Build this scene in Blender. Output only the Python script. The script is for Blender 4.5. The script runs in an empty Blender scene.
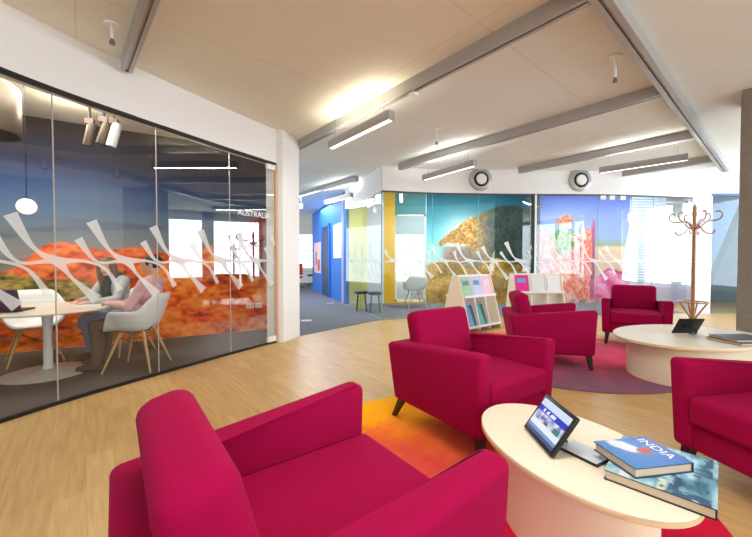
import bpy, bmesh, math, random
import numpy as np
from mathutils import Vector, Matrix

random.seed(7)
rng = np.random.default_rng(11)
S = bpy.context.scene
COL = S.collection
PI = math.pi

# ------------------------------------------------------------------ camera, world, light, exposure
cam_d = bpy.data.cameras.new('camera')
cam_d.sensor_width = 36.0
cam_d.lens = 350.0 / 752.0 * 36.0
cam_d.clip_start = 0.02
cam = bpy.data.objects.new('camera', cam_d)
COL.objects.link(cam)
cam.location = (0, 0, 1.18)
cam.rotation_euler = (math.radians(90 - 1.3), 0, 0)
S.camera = cam

S.view_settings.view_transform = 'Standard'
S.view_settings.look = 'None'
S.view_settings.gamma = 1.0
S.view_settings.use_curve_mapping = False
S.view_settings.exposure = 0.24

W = bpy.data.worlds.new('sky')
S.world = W
W.use_nodes = True
bgn = W.node_tree.nodes['Background']
bgn.inputs[0].default_value = (0.86, 0.94, 1.0, 1)
bgn.inputs[1].default_value = 1.7


def area(name, loc, target, sx, sy, power, color=(1, 1, 1), spread=None):
    d = bpy.data.lights.new(name, 'AREA')
    d.shape = 'RECTANGLE'
    d.size, d.size_y = sx, sy
    d.energy = power
    d.color = color
    if spread:
        d.spread = math.radians(spread)
    o = bpy.data.objects.new(name, d)
    COL.objects.link(o)
    o.location = loc
    o.rotation_euler = (Vector(target) - Vector(loc)).to_track_quat('-Z', 'Y').to_euler()
    return o


# daylight through the windows behind and to the right, lamps and added fill lights over the rooms
area('daylight_behind', (1.5, -2.8, 1.9), (1.5, 3, 1.0), 7.0, 2.0, 45, (1.0, 0.96, 0.90))
area('daylight_right', (8.1, -0.9, 1.75), (0, 3.2, 5.5), 4.6, 2.4, 190, (0.80, 0.90, 1.0))
area('daylight_right_far', (9.7, 5.3, 1.7), (0, 4.2, 5.0), 3.2, 2.5, 330, (0.80, 0.90, 1.0))
area('overhead_fill', (0.3, 1.0, 2.85), (0.3, 1.0, 0), 1.8, 0.5, 42, (1.0, 0.95, 0.88))  # unseen light added for top-down fill on the near chairs, no fixture
area('lamp_meeting_room', (-3.9, 3.5, 2.95), (-3.9, 3.6, 0), 2.2, 0.8, 70, (1.0, 0.93, 0.83))
area('tree_room_fill', (2.2, 8.3, 2.98), (2.2, 8.8, 0), 3.0, 1.2, 130, (1.0, 0.98, 0.94))  # added fill without a fixture, brightens the tree mural room
area('pink_room_fill', (6.0, 8.5, 2.98), (6.0, 8.9, 0), 3.4, 1.0, 85, (1.0, 0.98, 0.97))  # fixtureless area light added to brighten the pink mural room
area('lamp_corridor', (-2.0, 10.5, 2.95), (-2.0, 10.5, 0), 1.0, 4.0, 110, (0.85, 0.93, 1.0))


# ------------------------------------------------------------------ materials
def srgb(r, g, b):
    def f(c):
        c /= 255.0
        return c / 12.92 if c <= 0.04045 else ((c + 0.055) / 1.055) ** 2.4
    return (f(r), f(g), f(b), 1)


def mat(name, col, rough=0.5, metal=0.0, spec=None, coat=0.0, sheen=0.0, noise=0.0, nscale=30, bump=0.0, bscale=200):
    m = bpy.data.materials.new(name)
    m.use_nodes = True
    nt = m.node_tree
    b = nt.nodes['Principled BSDF']
    b.inputs['Base Color'].default_value = col
    b.inputs['Roughness'].default_value = rough
    b.inputs['Metallic'].default_value = metal
    if spec is not None:
        b.inputs['Specular IOR Level'].default_value = spec
    b.inputs['Coat Weight'].default_value = coat
    if sheen:
        b.inputs['Sheen Weight'].default_value = sheen
        b.inputs['Sheen Roughness'].default_value = 0.4
        b.inputs['Sheen Tint'].default_value = (1.0, 0.25, 0.5, 1)
    tc = nt.nodes.new('ShaderNodeTexCoord')
    if noise:
        n = nt.nodes.new('ShaderNodeTexNoise')
        n.inputs['Scale'].default_value = nscale
        n.inputs['Detail'].default_value = 4
        nt.links.new(tc.outputs['Object'], n.inputs['Vector'])
        mx = nt.nodes.new('ShaderNodeMix')
        mx.data_type = 'RGBA'
        lo = tuple(c * (1 - noise) for c in col[:3]) + (1,)
        hi = tuple(min(1, c * (1 + noise)) for c in col[:3]) + (1,)
        mx.inputs[6].default_value = lo
        mx.inputs[7].default_value = hi
        nt.links.new(n.outputs['Fac'], mx.inputs[0])
        nt.links.new(mx.outputs[2], b.inputs['Base Color'])
    if bump:
        n2 = nt.nodes.new('ShaderNodeTexNoise')
        n2.inputs['Scale'].default_value = bscale
        nt.links.new(tc.outputs['Object'], n2.inputs['Vector'])
        bp = nt.nodes.new('ShaderNodeBump')
        bp.inputs['Strength'].default_value = bump
        bp.inputs['Distance'].default_value = 0.004
        nt.links.new(n2.outputs['Fac'], bp.inputs['Height'])
        nt.links.new(bp.outputs['Normal'], b.inputs['Normal'])
    return m


def emis(name, col, strength):
    m = bpy.data.materials.new(name)
    m.use_nodes = True
    b = m.node_tree.nodes['Principled BSDF']
    b.inputs['Base Color'].default_value = (0.8, 0.8, 0.8, 1)
    b.inputs['Emission Color'].default_value = col
    b.inputs['Emission Strength'].default_value = strength
    return m


def glass_mat(name, tint, refl=1.0):
    m = bpy.data.materials.new(name)
    m.use_nodes = True
    nt = m.node_tree
    nt.nodes.remove(nt.nodes['Principled BSDF'])
    out = nt.nodes['Material Output']
    tr = nt.nodes.new('ShaderNodeBsdfTransparent')
    tr.inputs[0].default_value = tint
    gl = nt.nodes.new('ShaderNodeBsdfGlossy')
    gl.inputs['Roughness'].default_value = 0.0
    gl.inputs[0].default_value = (1, 1, 1, 1)
    fr = nt.nodes.new('ShaderNodeFresnel')
    ge = nt.nodes.new('ShaderNodeNewGeometry')
    mr = nt.nodes.new('ShaderNodeMapRange')          # same 1.5 index from either face of the pane
    mr.inputs[3].default_value = 1.5
    mr.inputs[4].default_value = 1 / 1.5
    nt.links.new(ge.outputs['Backfacing'], mr.inputs[0])
    nt.links.new(mr.outputs[0], fr.inputs[0])
    mu = nt.nodes.new('ShaderNodeMath')
    mu.operation = 'MULTIPLY'
    mu.inputs[1].default_value = refl
    mu.use_clamp = True
    mx = nt.nodes.new('ShaderNodeMixShader')
    nt.links.new(fr.outputs[0], mu.inputs[0])
    nt.links.new(mu.outputs[0], mx.inputs[0])
    nt.links.new(tr.outputs[0], mx.inputs[1])
    nt.links.new(gl.outputs[0], mx.inputs[2])
    nt.links.new(mx.outputs[0], out.inputs[0])
    return m


def film_mat(name='frosted_film', op=0.80):
    m = bpy.data.materials.new(name)
    m.use_nodes = True
    nt = m.node_tree
    nt.nodes.remove(nt.nodes['Principled BSDF'])
    out = nt.nodes['Material Output']
    tr = nt.nodes.new('ShaderNodeBsdfTransparent')
    df = nt.nodes.new('ShaderNodeBsdfDiffuse')
    df.inputs[0].default_value = (0.9, 0.93, 0.95, 1)
    tl = nt.nodes.new('ShaderNodeBsdfTranslucent')
    tl.inputs[0].default_value = (0.95, 0.97, 1.0, 1)
    m1 = nt.nodes.new('ShaderNodeMixShader')
    m1.inputs[0].default_value = 0.35
    m2 = nt.nodes.new('ShaderNodeMixShader')
    m2.inputs[0].default_value = op
    nt.links.new(df.outputs[0], m1.inputs[1])
    nt.links.new(tl.outputs[0], m1.inputs[2])
    nt.links.new(tr.outputs[0], m2.inputs[1])
    nt.links.new(m1.outputs[0], m2.inputs[2])
    nt.links.new(m2.outputs[0], out.inputs[0])
    return m


def wood_floor_mat():
    m = bpy.data.materials.new('oak_planks')
    m.use_nodes = True
    nt = m.node_tree
    b = nt.nodes['Principled BSDF']
    tc = nt.nodes.new('ShaderNodeTexCoord')
    mp = nt.nodes.new('ShaderNodeMapping')
    mp.inputs['Rotation'].default_value = (0, 0, math.radians(50))
    br = nt.nodes.new('ShaderNodeTexBrick')
    br.offset = 0.37
    br.inputs['Color1'].default_value = srgb(206, 172, 116)
    br.inputs['Color2'].default_value = srgb(196, 159, 103)
    br.inputs['Mortar'].default_value = srgb(184, 148, 96)
    br.inputs['Scale'].default_value = 1.0
    br.inputs['Mortar Size'].default_value = 0.0012
    br.inputs['Mortar Smooth'].default_value = 0.6
    br.inputs['Bias'].default_value = 0.0
    br.inputs['Brick Width'].default_value = 1.15
    br.inputs['Row Height'].default_value = 0.13
    nt.links.new(tc.outputs['Object'], mp.inputs[0])
    nt.links.new(mp.outputs[0], br.inputs['Vector'])
    mp2 = nt.nodes.new('ShaderNodeMapping')
    mp2.inputs['Scale'].default_value = (2.0, 24, 1)
    nz = nt.nodes.new('ShaderNodeTexNoise')
    nz.inputs['Scale'].default_value = 1.6
    nz.inputs['Detail'].default_value = 6
    nt.links.new(mp.outputs[0], mp2.inputs[0])
    nt.links.new(mp2.outputs[0], nz.inputs['Vector'])
    rp = nt.nodes.new('ShaderNodeValToRGB')
    rp.color_ramp.elements[0].position = 0.32
    rp.color_ramp.elements[0].color = (0.82, 0.79, 0.75, 1)
    rp.color_ramp.elements[1].position = 0.66
    rp.color_ramp.elements[1].color = (1.06, 1.05, 1.03, 1)
    nt.links.new(nz.outputs['Fac'], rp.inputs[0])
    mx = nt.nodes.new('ShaderNodeMix')
    mx.data_type = 'RGBA'
    mx.blend_type = 'MULTIPLY'
    mx.inputs[0].default_value = 1.0
    nt.links.new(br.outputs['Color'], mx.inputs[6])
    nt.links.new(rp.outputs[0], mx.inputs[7])
    nt.links.new(mx.outputs[2], b.inputs['Base Color'])
    b.inputs['Roughness'].default_value = 0.36
    b.inputs['Specular IOR Level'].default_value = 0.4
    return m


def ceiling_mat():
    m = bpy.data.materials.new('ceiling_plaster')
    m.use_nodes = True
    nt = m.node_tree
    b = nt.nodes['Principled BSDF']
    tc = nt.nodes.new('ShaderNodeTexCoord')
    mp = nt.nodes.new('ShaderNodeMapping')
    mp.inputs['Rotation'].default_value = (0, 0, math.radians(-40.2))
    br = nt.nodes.new('ShaderNodeTexBrick')
    br.offset = 0.0
    br.inputs['Color1'].default_value = srgb(234, 232, 222)
    br.inputs['Color2'].default_value = srgb(232, 230, 220)
    br.inputs['Mortar'].default_value = srgb(219, 216, 205)
    br.inputs['Scale'].default_value = 1.0
    br.inputs['Mortar Size'].default_value = 0.006
    br.inputs['Brick Width'].default_value = 2.4
    br.inputs['Row Height'].default_value = 1.6
    nt.links.new(tc.outputs['Object'], mp.inputs[0])
    nt.links.new(mp.outputs[0], br.inputs['Vector'])
    nz = nt.nodes.new('ShaderNodeTexNoise')
    nz.inputs['Scale'].default_value = 1.3
    nz.inputs['Detail'].default_value = 5
    nt.links.new(tc.outputs['Object'], nz.inputs['Vector'])
    rp = nt.nodes.new('ShaderNodeValToRGB')
    rp.color_ramp.elements[0].position = 0.3
    rp.color_ramp.elements[0].color = (0.95, 0.945, 0.94, 1)
    rp.color_ramp.elements[1].position = 0.7
    rp.color_ramp.elements[1].color = (1.0, 1.0, 1.0, 1)
    nt.links.new(nz.outputs['Fac'], rp.inputs[0])
    mx = nt.nodes.new('ShaderNodeMix')
    mx.data_type = 'RGBA'
    mx.blend_type = 'MULTIPLY'
    mx.inputs[0].default_value = 1.0
    nt.links.new(br.outputs['Color'], mx.inputs[6])
    nt.links.new(rp.outputs[0], mx.inputs[7])
    # the bays beyond the first cross track are tinted a cooler white than the nearer bays
    sp = nt.nodes.new('ShaderNodeSeparateXYZ')
    nt.links.new(mp.outputs[0], sp.inputs[0])
    gt = nt.nodes.new('ShaderNodeMath')
    gt.operation = 'GREATER_THAN'
    gt.inputs[1].default_value = 2.64
    nt.links.new(sp.outputs[0], gt.inputs[0])
    bay = nt.nodes.new('ShaderNodeMix')
    bay.data_type = 'RGBA'
    bay.inputs[6].default_value = (1.0, 1.0, 0.97, 1)
    bay.inputs[7].default_value = (0.98, 1.06, 1.16, 1)
    nt.links.new(gt.outputs[0], bay.inputs[0])
    m3 = nt.nodes.new('ShaderNodeMix')
    m3.data_type = 'RGBA'
    m3.blend_type = 'MULTIPLY'
    m3.inputs[0].default_value = 1.0
    nt.links.new(mx.outputs[2], m3.inputs[6])
    nt.links.new(bay.outputs[2], m3.inputs[7])
    nt.links.new(m3.outputs[2], b.inputs['Base Color'])
    b.inputs['Roughness'].default_value = 0.8
    return m


def rug_mat(name, ang, stops, off, span, nscale=1.7):
    """dyed pile: a colour sweep across the rug broken up by noise"""
    m = bpy.data.materials.new(name)
    m.use_nodes = True
    nt = m.node_tree
    b = nt.nodes['Principled BSDF']
    tc = nt.nodes.new('ShaderNodeTexCoord')
    mp = nt.nodes.new('ShaderNodeMapping')
    mp.inputs['Rotation'].default_value = (0, 0, ang)
    nt.links.new(tc.outputs['Object'], mp.inputs[0])
    sp = nt.nodes.new('ShaderNodeSeparateXYZ')
    nt.links.new(mp.outputs[0], sp.inputs[0])
    mr = nt.nodes.new('ShaderNodeMapRange')
    mr.inputs[1].default_value = off
    mr.inputs[2].default_value = off + span
    nt.links.new(sp.outputs[0], mr.inputs[0])
    nz = nt.nodes.new('ShaderNodeTexNoise')
    nz.inputs['Scale'].default_value = nscale
    nz.inputs['Detail'].default_value = 8
    nz.inputs['Roughness'].default_value = 0.65
    nt.links.new(tc.outputs['Object'], nz.inputs['Vector'])
    ma = nt.nodes.new('ShaderNodeMath')
    ma.operation = 'MULTIPLY_ADD'
    ma.inputs[1].default_value = 0.75
    ma.inputs[2].default_value = -0.375
    nt.links.new(nz.outputs['Fac'], ma.inputs[0])
    ad = nt.nodes.new('ShaderNodeMath')
    nt.links.new(mr.outputs[0], ad.inputs[0])
    nt.links.new(ma.outputs[0], ad.inputs[1])
    rp = nt.nodes.new('ShaderNodeValToRGB')
    el = rp.color_ramp.elements
    el[0].position, el[0].color = stops[0]
    el[1].position, el[1].color = stops[-1]
    for p, c in stops[1:-1]:
        e = el.new(p)
        e.color = c
    nt.links.new(ad.outputs[0], rp.inputs[0])
    nt.links.new(rp.outputs[0], b.inputs['Base Color'])
    b.inputs['Roughness'].default_value = 0.95
    b.inputs['Specular IOR Level'].default_value = 0.1
    return m


def paint_mat(name, rough=0.6):
    m = bpy.data.materials.new(name)
    m.use_nodes = True
    nt = m.node_tree
    b = nt.nodes['Principled BSDF']
    at = nt.nodes.new('ShaderNodeVertexColor')
    at.layer_name = 'print'
    nt.links.new(at.outputs[0], b.inputs['Base Color'])
    b.inputs['Roughness'].default_value = rough
    b.inputs['Specular IOR Level'].default_value = 0.2
    return m


M = {
    'floor': wood_floor_mat(),
    'ceil': ceiling_mat(),
    'white': mat('white_paint', srgb(236, 236, 236), 0.7),
    'lav': mat('pale_lavender_paint', srgb(214, 216, 236), 0.7),
    'blue': mat('bright_blue_paint', srgb(22, 112, 210), 0.6),
    'dblue': mat('dark_blue_door', srgb(14, 40, 92), 0.5),
    'yellow': mat('yellow_paint', srgb(226, 178, 40), 0.7),
    'paleblue': mat('pale_blue_paint', srgb(160, 196, 236), 0.7),
    'carpet': mat('dark_grey_carpet', srgb(84, 80, 84), 0.95, noise=0.25, nscale=60, spec=0.1),
    'carpet2': mat('mid_grey_carpet', srgb(112, 114, 124), 0.95, noise=0.2, nscale=60, spec=0.1),
    'fabric': mat('crimson_wool', srgb(152, 6, 64), 0.9, sheen=0.05, spec=0.1, noise=0.10, nscale=160, bump=0.25, bscale=420),
    'leg': mat('dark_stained_wood', srgb(44, 28, 24), 0.4),
    'cream': mat('cream_laminate', srgb(240, 231, 210), 0.35),
    'creamedge': mat('cream_edge', srgb(230, 204, 168), 0.45),
    'plinth': mat('cream_plinth', srgb(238, 224, 200), 0.5),
    'metal': mat('grey_aluminium', srgb(176, 176, 176), 0.4, 0.3),
    'metal2': mat('satin_steel', srgb(150, 150, 152), 0.3, 0.9),
    'darkmetal': mat('dark_metal', srgb(40, 40, 44), 0.4, 0.6),
    'black': mat('black_plastic', srgb(14, 14, 16), 0.35),
    'blackrail': mat('black_rail', srgb(10, 9, 9), 0.5),
    'whitepl': mat('white_plastic', srgb(238, 238, 236), 0.3),
    'wood': mat('light_beech', srgb(206, 164, 112), 0.5, noise=0.12, nscale=20),
    'bent': mat('bentwood', srgb(162, 112, 54), 0.4, coat=0.2, noise=0.2, nscale=12),
    'concrete': mat('board_marked_concrete', srgb(128, 118, 108), 0.85, noise=0.22, nscale=22, bump=0.3, bscale=60),
    'concrete2': mat('pale_concrete', srgb(128, 142, 142), 0.85, noise=0.12, nscale=8),
    'glassL': glass_mat('clear_glass', (0.93, 0.95, 0.95, 1), 1.2),
    'glassC': glass_mat('low_reflection_glass', (0.86, 0.93, 0.97, 1), 0.3),
    'glassB': glass_mat('green_tinted_glass', (0.93, 0.97, 0.97, 1), 1.0),
    'glassedge': mat('green_glass_edge', srgb(120, 170, 160), 0.2),
    'film': film_mat(),
    'film2': film_mat('thin_frosted_film', 0.62),
    'rack': mat('white_board', srgb(240, 240, 236), 0.5),
    'rackend': mat('cream_board', srgb(238, 228, 204), 0.5),
    'glow': emis('lamp_diffuser', (1.0, 0.95, 0.86, 1), 2.5),
    'glowup': emis('lamp_uplight', (1.0, 0.88, 0.68, 1), 40.0),
    'glowupw': emis('lamp_uplight_white', (1.0, 0.96, 0.9, 1), 50.0),
    'globe': emis('globe_glow', (1.0, 0.78, 0.45, 1), 1.6),
    'brass': mat('brushed_brass', srgb(88, 76, 66), 0.4, 0.6),
    'pages': mat('book_pages', srgb(214, 196, 170), 0.8),
    'skin': mat('skin', srgb(226, 172, 146), 0.5),
    'lips': mat('lips', srgb(176, 84, 84), 0.5),
    'eye': mat('eyes', srgb(40, 30, 28), 0.3),
    'print': paint_mat('printed_wallpaper'),
}


# ------------------------------------------------------------------ mesh helpers
def link(name, me, m=None, parent=None, loc=None):
    o = bpy.data.objects.new(name, me)
    COL.objects.link(o)
    if m is not None:
        for k in (m if isinstance(m, (list, tuple)) else [m]):
            me.materials.append(k)
    if parent is not None:
        o.parent = parent
    if loc is not None:
        o.location = loc
    return o


def fin(name, bm, m, parent=None, loc=None, smooth=None, rotz=None):
    bmesh.ops.recalc_face_normals(bm, faces=bm.faces)
    me = bpy.data.meshes.new(name)
    bm.to_mesh(me)
    bm.free()
    if smooth is not None:
        me.shade_smooth()
        me.set_sharp_from_angle(angle=math.radians(smooth))
    o = link(name, me, m, parent, loc)
    if rotz is not None:
        o.rotation_euler = (0, 0, rotz)
    return o


def new():
    return bmesh.new()


def box(bm, x0, x1, y0, y1, z0, z1, mi=0):
    v = [bm.verts.new((x, y, z)) for x in (x0, x1) for y in (y0, y1) for z in (z0, z1)]
    for f in ((0, 1, 3, 2), (4, 6, 7, 5), (0, 4, 5, 1), (2, 3, 7, 6), (0, 2, 6, 4), (1, 5, 7, 3)):
        bm.faces.new([v[i] for i in f]).material_index = mi
    return v


def rbox(bm, x0, x1, y0, y1, z0, z1, r, seg=3, tf=None):
    t = bmesh.new()
    box(t, x0, x1, y0, y1, z0, z1)
    bmesh.ops.bevel(t, geom=t.edges[:], offset=r, segments=seg, profile=0.5, affect='EDGES', clamp_overlap=True)
    merge(bm, t, tf)


def merge(bm, t, tf=None):
    mp = {}
    for v in t.verts:
        co = v.co if tf is None else tf @ v.co
        mp[v] = bm.verts.new(co)
    for f in t.faces:
        try:
            nf = bm.faces.new([mp[v] for v in f.verts])
            nf.material_index = f.material_index
        except ValueError:
            pass
    t.free()


def prism(bm, pts, h0, h1, axis='z', mi=0):
    """polygon pts extruded; axis z: pts are (x,y); axis x: pts are (y,z)"""
    def P(p, h):
        return (p[0], p[1], h) if axis == 'z' else ((h, p[0], p[1]) if axis == 'x' else (p[0], h, p[1]))
    a = [bm.verts.new(P(p, h0)) for p in pts]
    b = [bm.verts.new(P(p, h1)) for p in pts]
    n = len(pts)
    fs = [bm.faces.new(a[::-1]), bm.faces.new(b)]
    for i in range(n):
        fs.append(bm.faces.new((a[i], a[(i + 1) % n], b[(i + 1) % n], b[i])))
    for f in fs:
        f.material_index = mi
    return a, b


def lathe(bm, prof, n=32, c=(0, 0), cap=True, sx=1.0, sy=1.0):
    rings = []
    for r, z in prof:
        rings.append([bm.verts.new((c[0] + sx * r * math.cos(2 * PI * k / n), c[1] + sy * r * math.sin(2 * PI * k / n), z)) for k in range(n)])
    for a, b in zip(rings[:-1], rings[1:]):
        for k in range(n):
            bm.faces.new((a[k], a[(k + 1) % n], b[(k + 1) % n], b[k]))
    if cap:
        bm.faces.new(rings[0][::-1])
        bm.faces.new(rings[-1])


def tube(bm, pts, r, n=10, closed=False, r2=None):
    pts = [Vector(p) for p in pts]
    L = len(pts)
    rings = []
    up = None
    for i, p in enumerate(pts):
        if closed:
            d = pts[(i + 1) % L] - pts[i - 1]
        else:
            d = pts[min(i + 1, L - 1)] - pts[max(i - 1, 0)]
        d.normalize()
        if up is None:
            up = Vector((0, 0, 1)) if abs(d.z) < 0.9 else Vector((1, 0, 0))
        u = d.cross(up).normalized()
        v = u.cross(d).normalized()
        up = v
        rr = r if r2 is None else r + (r2 - r) * i / max(1, L - 1)
        if isinstance(r, (list, tuple)):
            rr = r[i]
        rings.append([bm.verts.new(p + u * (rr * math.cos(2 * PI * k / n)) + v * (rr * math.sin(2 * PI * k / n))) for k in range(n)])
    m = L if closed else L - 1
    for i in range(m):
        a, b = rings[i], rings[(i + 1) % L]
        for k in range(n):
            bm.faces.new((a[k], a[(k + 1) % n], b[(k + 1) % n], b[k]))
    if not closed:
        bm.faces.new(rings[0][::-1])
        bm.faces.new(rings[-1])


def spline(pts, n=8):
    """Catmull-Rom through pts"""
    P = [np.array(p, float) for p in pts]
    P = [2 * P[0] - P[1]] + P + [2 * P[-1] - P[-2]]
    out = []
    for i in range(1, len(P) - 2):
        for k in range(n):
            t = k / n
            a, b, c, d = P[i - 1:i + 3]
            out.append(0.5 * (2 * b + (c - a) * t + (2 * a - 5 * b + 4 * c - d) * t * t + (3 * b - a - 3 * c + d) * t ** 3))
    out.append(P[-2])
    return out


def empty(name, loc=(0, 0, 0), rz=0.0, label=None, cat=None, group=None, kind=None):
    o = bpy.data.objects.new(name, None)
    o.empty_display_size = 0.1
    COL.objects.link(o)
    o.location = loc
    o.rotation_euler = (0, 0, rz)
    tag(o, label, cat, group, kind)
    return o


def tag(o, label=None, cat=None, group=None, kind=None):
    for k, v in (('label', label), ('category', cat), ('group', group), ('kind', kind)):
        if v:
            o[k] = v
    return o


def struct(o, label=None):
    o['kind'] = 'structure'
    if label:
        o['label'] = label
    return o


def copy_tree(o, parent=None):
    c = o.copy()
    COL.objects.link(c)
    if parent is not None:
        c.parent = parent
    for ch in list(o.children):
        copy_tree(ch, c)
    return c


def dup(o, loc, rz, label, group=None):
    c = copy_tree(o)
    c.location = loc
    c.rotation_euler = (0, 0, rz)
    c['label'] = label
    if group:
        c['group'] = group
    return c


def face_dir(dx, dy):
    """z rotation that turns local +Y to (dx,dy)"""
    return math.atan2(-dx, dy)


# numpy value noise for the printed murals
def vnoise(x, y, seed=0):
    xi, yi = np.floor(x).astype(int), np.floor(y).astype(int)
    fx, fy = x - xi, y - yi
    fx, fy = fx * fx * (3 - 2 * fx), fy * fy * (3 - 2 * fy)

    def h(a, b):
        s = np.sin(a * 127.1 + b * 311.7 + seed * 74.7) * 43758.5453
        return s - np.floor(s)
    return (h(xi, yi) * (1 - fx) + h(xi + 1, yi) * fx) * (1 - fy) + (h(xi, yi + 1) * (1 - fx) + h(xi + 1, yi + 1) * fx) * fy


def fbm(x, y, seed=0, o=4):
    v, a, t = 0, 0.5, 0
    for k in range(o):
        v = v + a * vnoise(x * 2 ** k, y * 2 ** k, seed + k)
        t += a
        a *= 0.5
    return v / t


def C(r, g, b):
    return np.array(srgb(r, g, b)[:3])


def lay(img, mask, col):
    m = np.clip(mask, 0, 1)[..., None]
    return img * (1 - m) + (col if np.ndim(col) == 3 else np.asarray(col)[None, None]) * m


def sm(e0, e1, x):
    t = np.clip((x - e0) / (e1 - e0), 0, 1)
    return t * t * (3 - 2 * t)


def ramp(x, stops):
    xs = [s[0] for s in stops]
    return np.stack([np.interp(x, xs, [s[1][k] for s in stops]) for k in range(3)], -1)


def mural(name, p0, p1, z0, z1, nx, nz, painter, parent=None):
    """wallpaper print on a straight wall run from p0 to p1, colours by painter(s metres, z metres)"""
    p0, p1 = np.array(p0), np.array(p1)
    L = np.linalg.norm(p1 - p0)
    s = np.linspace(0, L, nx)
    z = np.linspace(z0, z1, nz)
    SS, ZZ = np.meshgrid(s, z)
    img = painter(SS, ZZ)
    xy = p0 + (p1 - p0) * (SS[..., None] / L)
    co = np.concatenate([xy, ZZ[..., None]], -1).reshape(-1, 3)
    idx = np.arange(nx * nz).reshape(nz, nx)
    q = np.stack([idx[:-1, :-1], idx[:-1, 1:], idx[1:, 1:], idx[1:, :-1]], -1).reshape(-1, 4)
    me = bpy.data.meshes.new(name)
    me.from_pydata(co.tolist(), [], q.tolist())
    a = me.color_attributes.new('print', 'FLOAT_COLOR', 'POINT')
    a.data.foreach_set('color', np.concatenate([np.clip(img, 0, 1), np.ones(img.shape[:2] + (1,))], -1).astype(np.float32).ravel())
    me.update()
    return link(name, me, M['print'], parent)


# ------------------------------------------------------------------ the setting
CH = 3.04          # ceiling
GT = 2.55          # top of the glass
bm = new(); box(bm, -7.5, 13, -3.2, 20, -0.1, 0.0)
struct(fin('floor', bm, M['floor']), 'pale oak plank floor of the lounge')
bm = new(); box(bm, -7.5, 13, -3.2, 20, CH, CH + 0.15)
struct(fin('ceiling', bm, M['ceil']), 'pale panelled ceiling')

glassL = [(-3.06, 0.2), (-3.03, 0.9), (-2.95, 1.6), (-2.82, 2.2), (-2.60, 2.86), (-2.25, 3.57), (-1.84, 4.35), (-1.43, 5.05)]
GLs = [tuple(p) for p in spline(glassL, 6)]
glassB = [(0.12, 6.95), (1.25, 7.2), (3.22, 7.32), (5.05, 7.4), (6.95, 7.72)]
GBs = [tuple(p) for p in spline(glassB, 6)]
sideB = [(-0.80, 9.35), (0.12, 6.95)]


def offset_poly(pts, d):
    """points moved d to the right of the walking direction"""
    out = []
    for i, p in enumerate(pts):
        a = np.array(pts[max(0, i - 1)]); b = np.array(pts[min(len(pts) - 1, i + 1)])
        t = (b - a) / np.linalg.norm(b - a)
        out.append((p[0] + t[1] * d, p[1] - t[0] * d))
    return out


def ribbon(bm, pts, d0, d1, z0, z1, mi=0):
    a = offset_poly(pts, d0); b = offset_poly(pts, d1)
    n = len(pts)
    vs = [[bm.verts.new((*q, z)) for q in line] for line in (a, b) for z in (z0, z1)]
    a0, a1, b0, b1 = vs
    for i in range(n - 1):
        for f in ((a0[i], a0[i + 1], a1[i + 1], a1[i]), (b0[i + 1], b0[i], b1[i], b1[i + 1]),
                  (a1[i], a1[i + 1], b1[i + 1], b1[i]), (a0[i + 1], a0[i], b0[i], b0[i + 1])):
            bm.faces.new(f).material_index = mi
    bm.faces.new((a0[0], a1[0], b1[0], b0[0])).material_index = mi
    bm.faces.new((a0[-1], b0[-1], b1[-1], a1[-1])).material_index = mi


# wall over the left glass, running on into the end column
bm = new()
ribbon(bm, GLs, 0.02, -0.16, GT + 0.02, CH)
fin_l = GLs[-1]
prism(bm, [(-1.435, 5.06), (-1.41, 5.03), (-1.33, 5.02), (-1.19, 5.44), (-1.44, 5.54), (-1.60, 5.12)], 0, CH)
struct(fin('wall_left', bm, M['white'], smooth=30), 'white wall above the curved glass and its end column')
# brown reveal strip where the glass meets the column
bm = new(); box(bm, -0.02, 0.02, -0.03, 0.03, 0, GT)
o = struct(fin('trim_1', bm, mat('oak_reveal', srgb(206, 170, 140), 0.6), loc=(-1.425, 5.035, 0), rotz=math.radians(-28)))

# meeting room back wall
ma, mb_ = np.array((-6.7, 3.25)), np.array((-1.66, 6.12))
mt = (mb_ - ma) / np.linalg.norm(mb_ - ma); mn = np.array((mt[1], -mt[0]))     # towards the room
bm = new()
q0, q1 = ma - mn * 0.02, mb_ - mn * 0.02
q2, q3 = mb_ - mn * 0.14, ma - mn * 0.14
prism(bm, [tuple(q0), tuple(q1), tuple(q2), tuple(q3)], 0, CH)
prism(bm, [(-1.70, 6.10), (-1.44, 5.53), (-1.36, 5.54), (-1.60, 6.18)], 0, CH)
struct(fin('wall_back', bm, M['white']), 'wall behind the meeting room mural')
bm = new(); prism(bm, [(-6.7, 3.3), (-6.7, 0.1), (-6.6, 0.1), (-6.6, 3.3)], 0, CH)
prism(bm, [(-6.7, 0.1), (-3.1, 0.1), (-3.1, 0.2), (-6.7, 0.2)], 0, CH)
struct(fin('wall_side', bm, M['white']), 'side wall of the meeting room')

bm = new()
box(bm, -7.5, 8.5, -3.2, -3.1, 0, 0.8); box(bm, -7.5, 8.5, -3.2, -3.1, 2.9, CH); box(bm, -7.5, -2.2, -3.2, -3.1, 0.8, 2.9); box(bm, 5.2, 8.5, -3.2, -3.1, 0.8, 2.9)
box(bm, -7.5, -7.4, -3.1, 0.2, 0, CH)
struct(fin('wall_behind', bm, M['white']), 'wall behind the camera with a long window')
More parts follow.
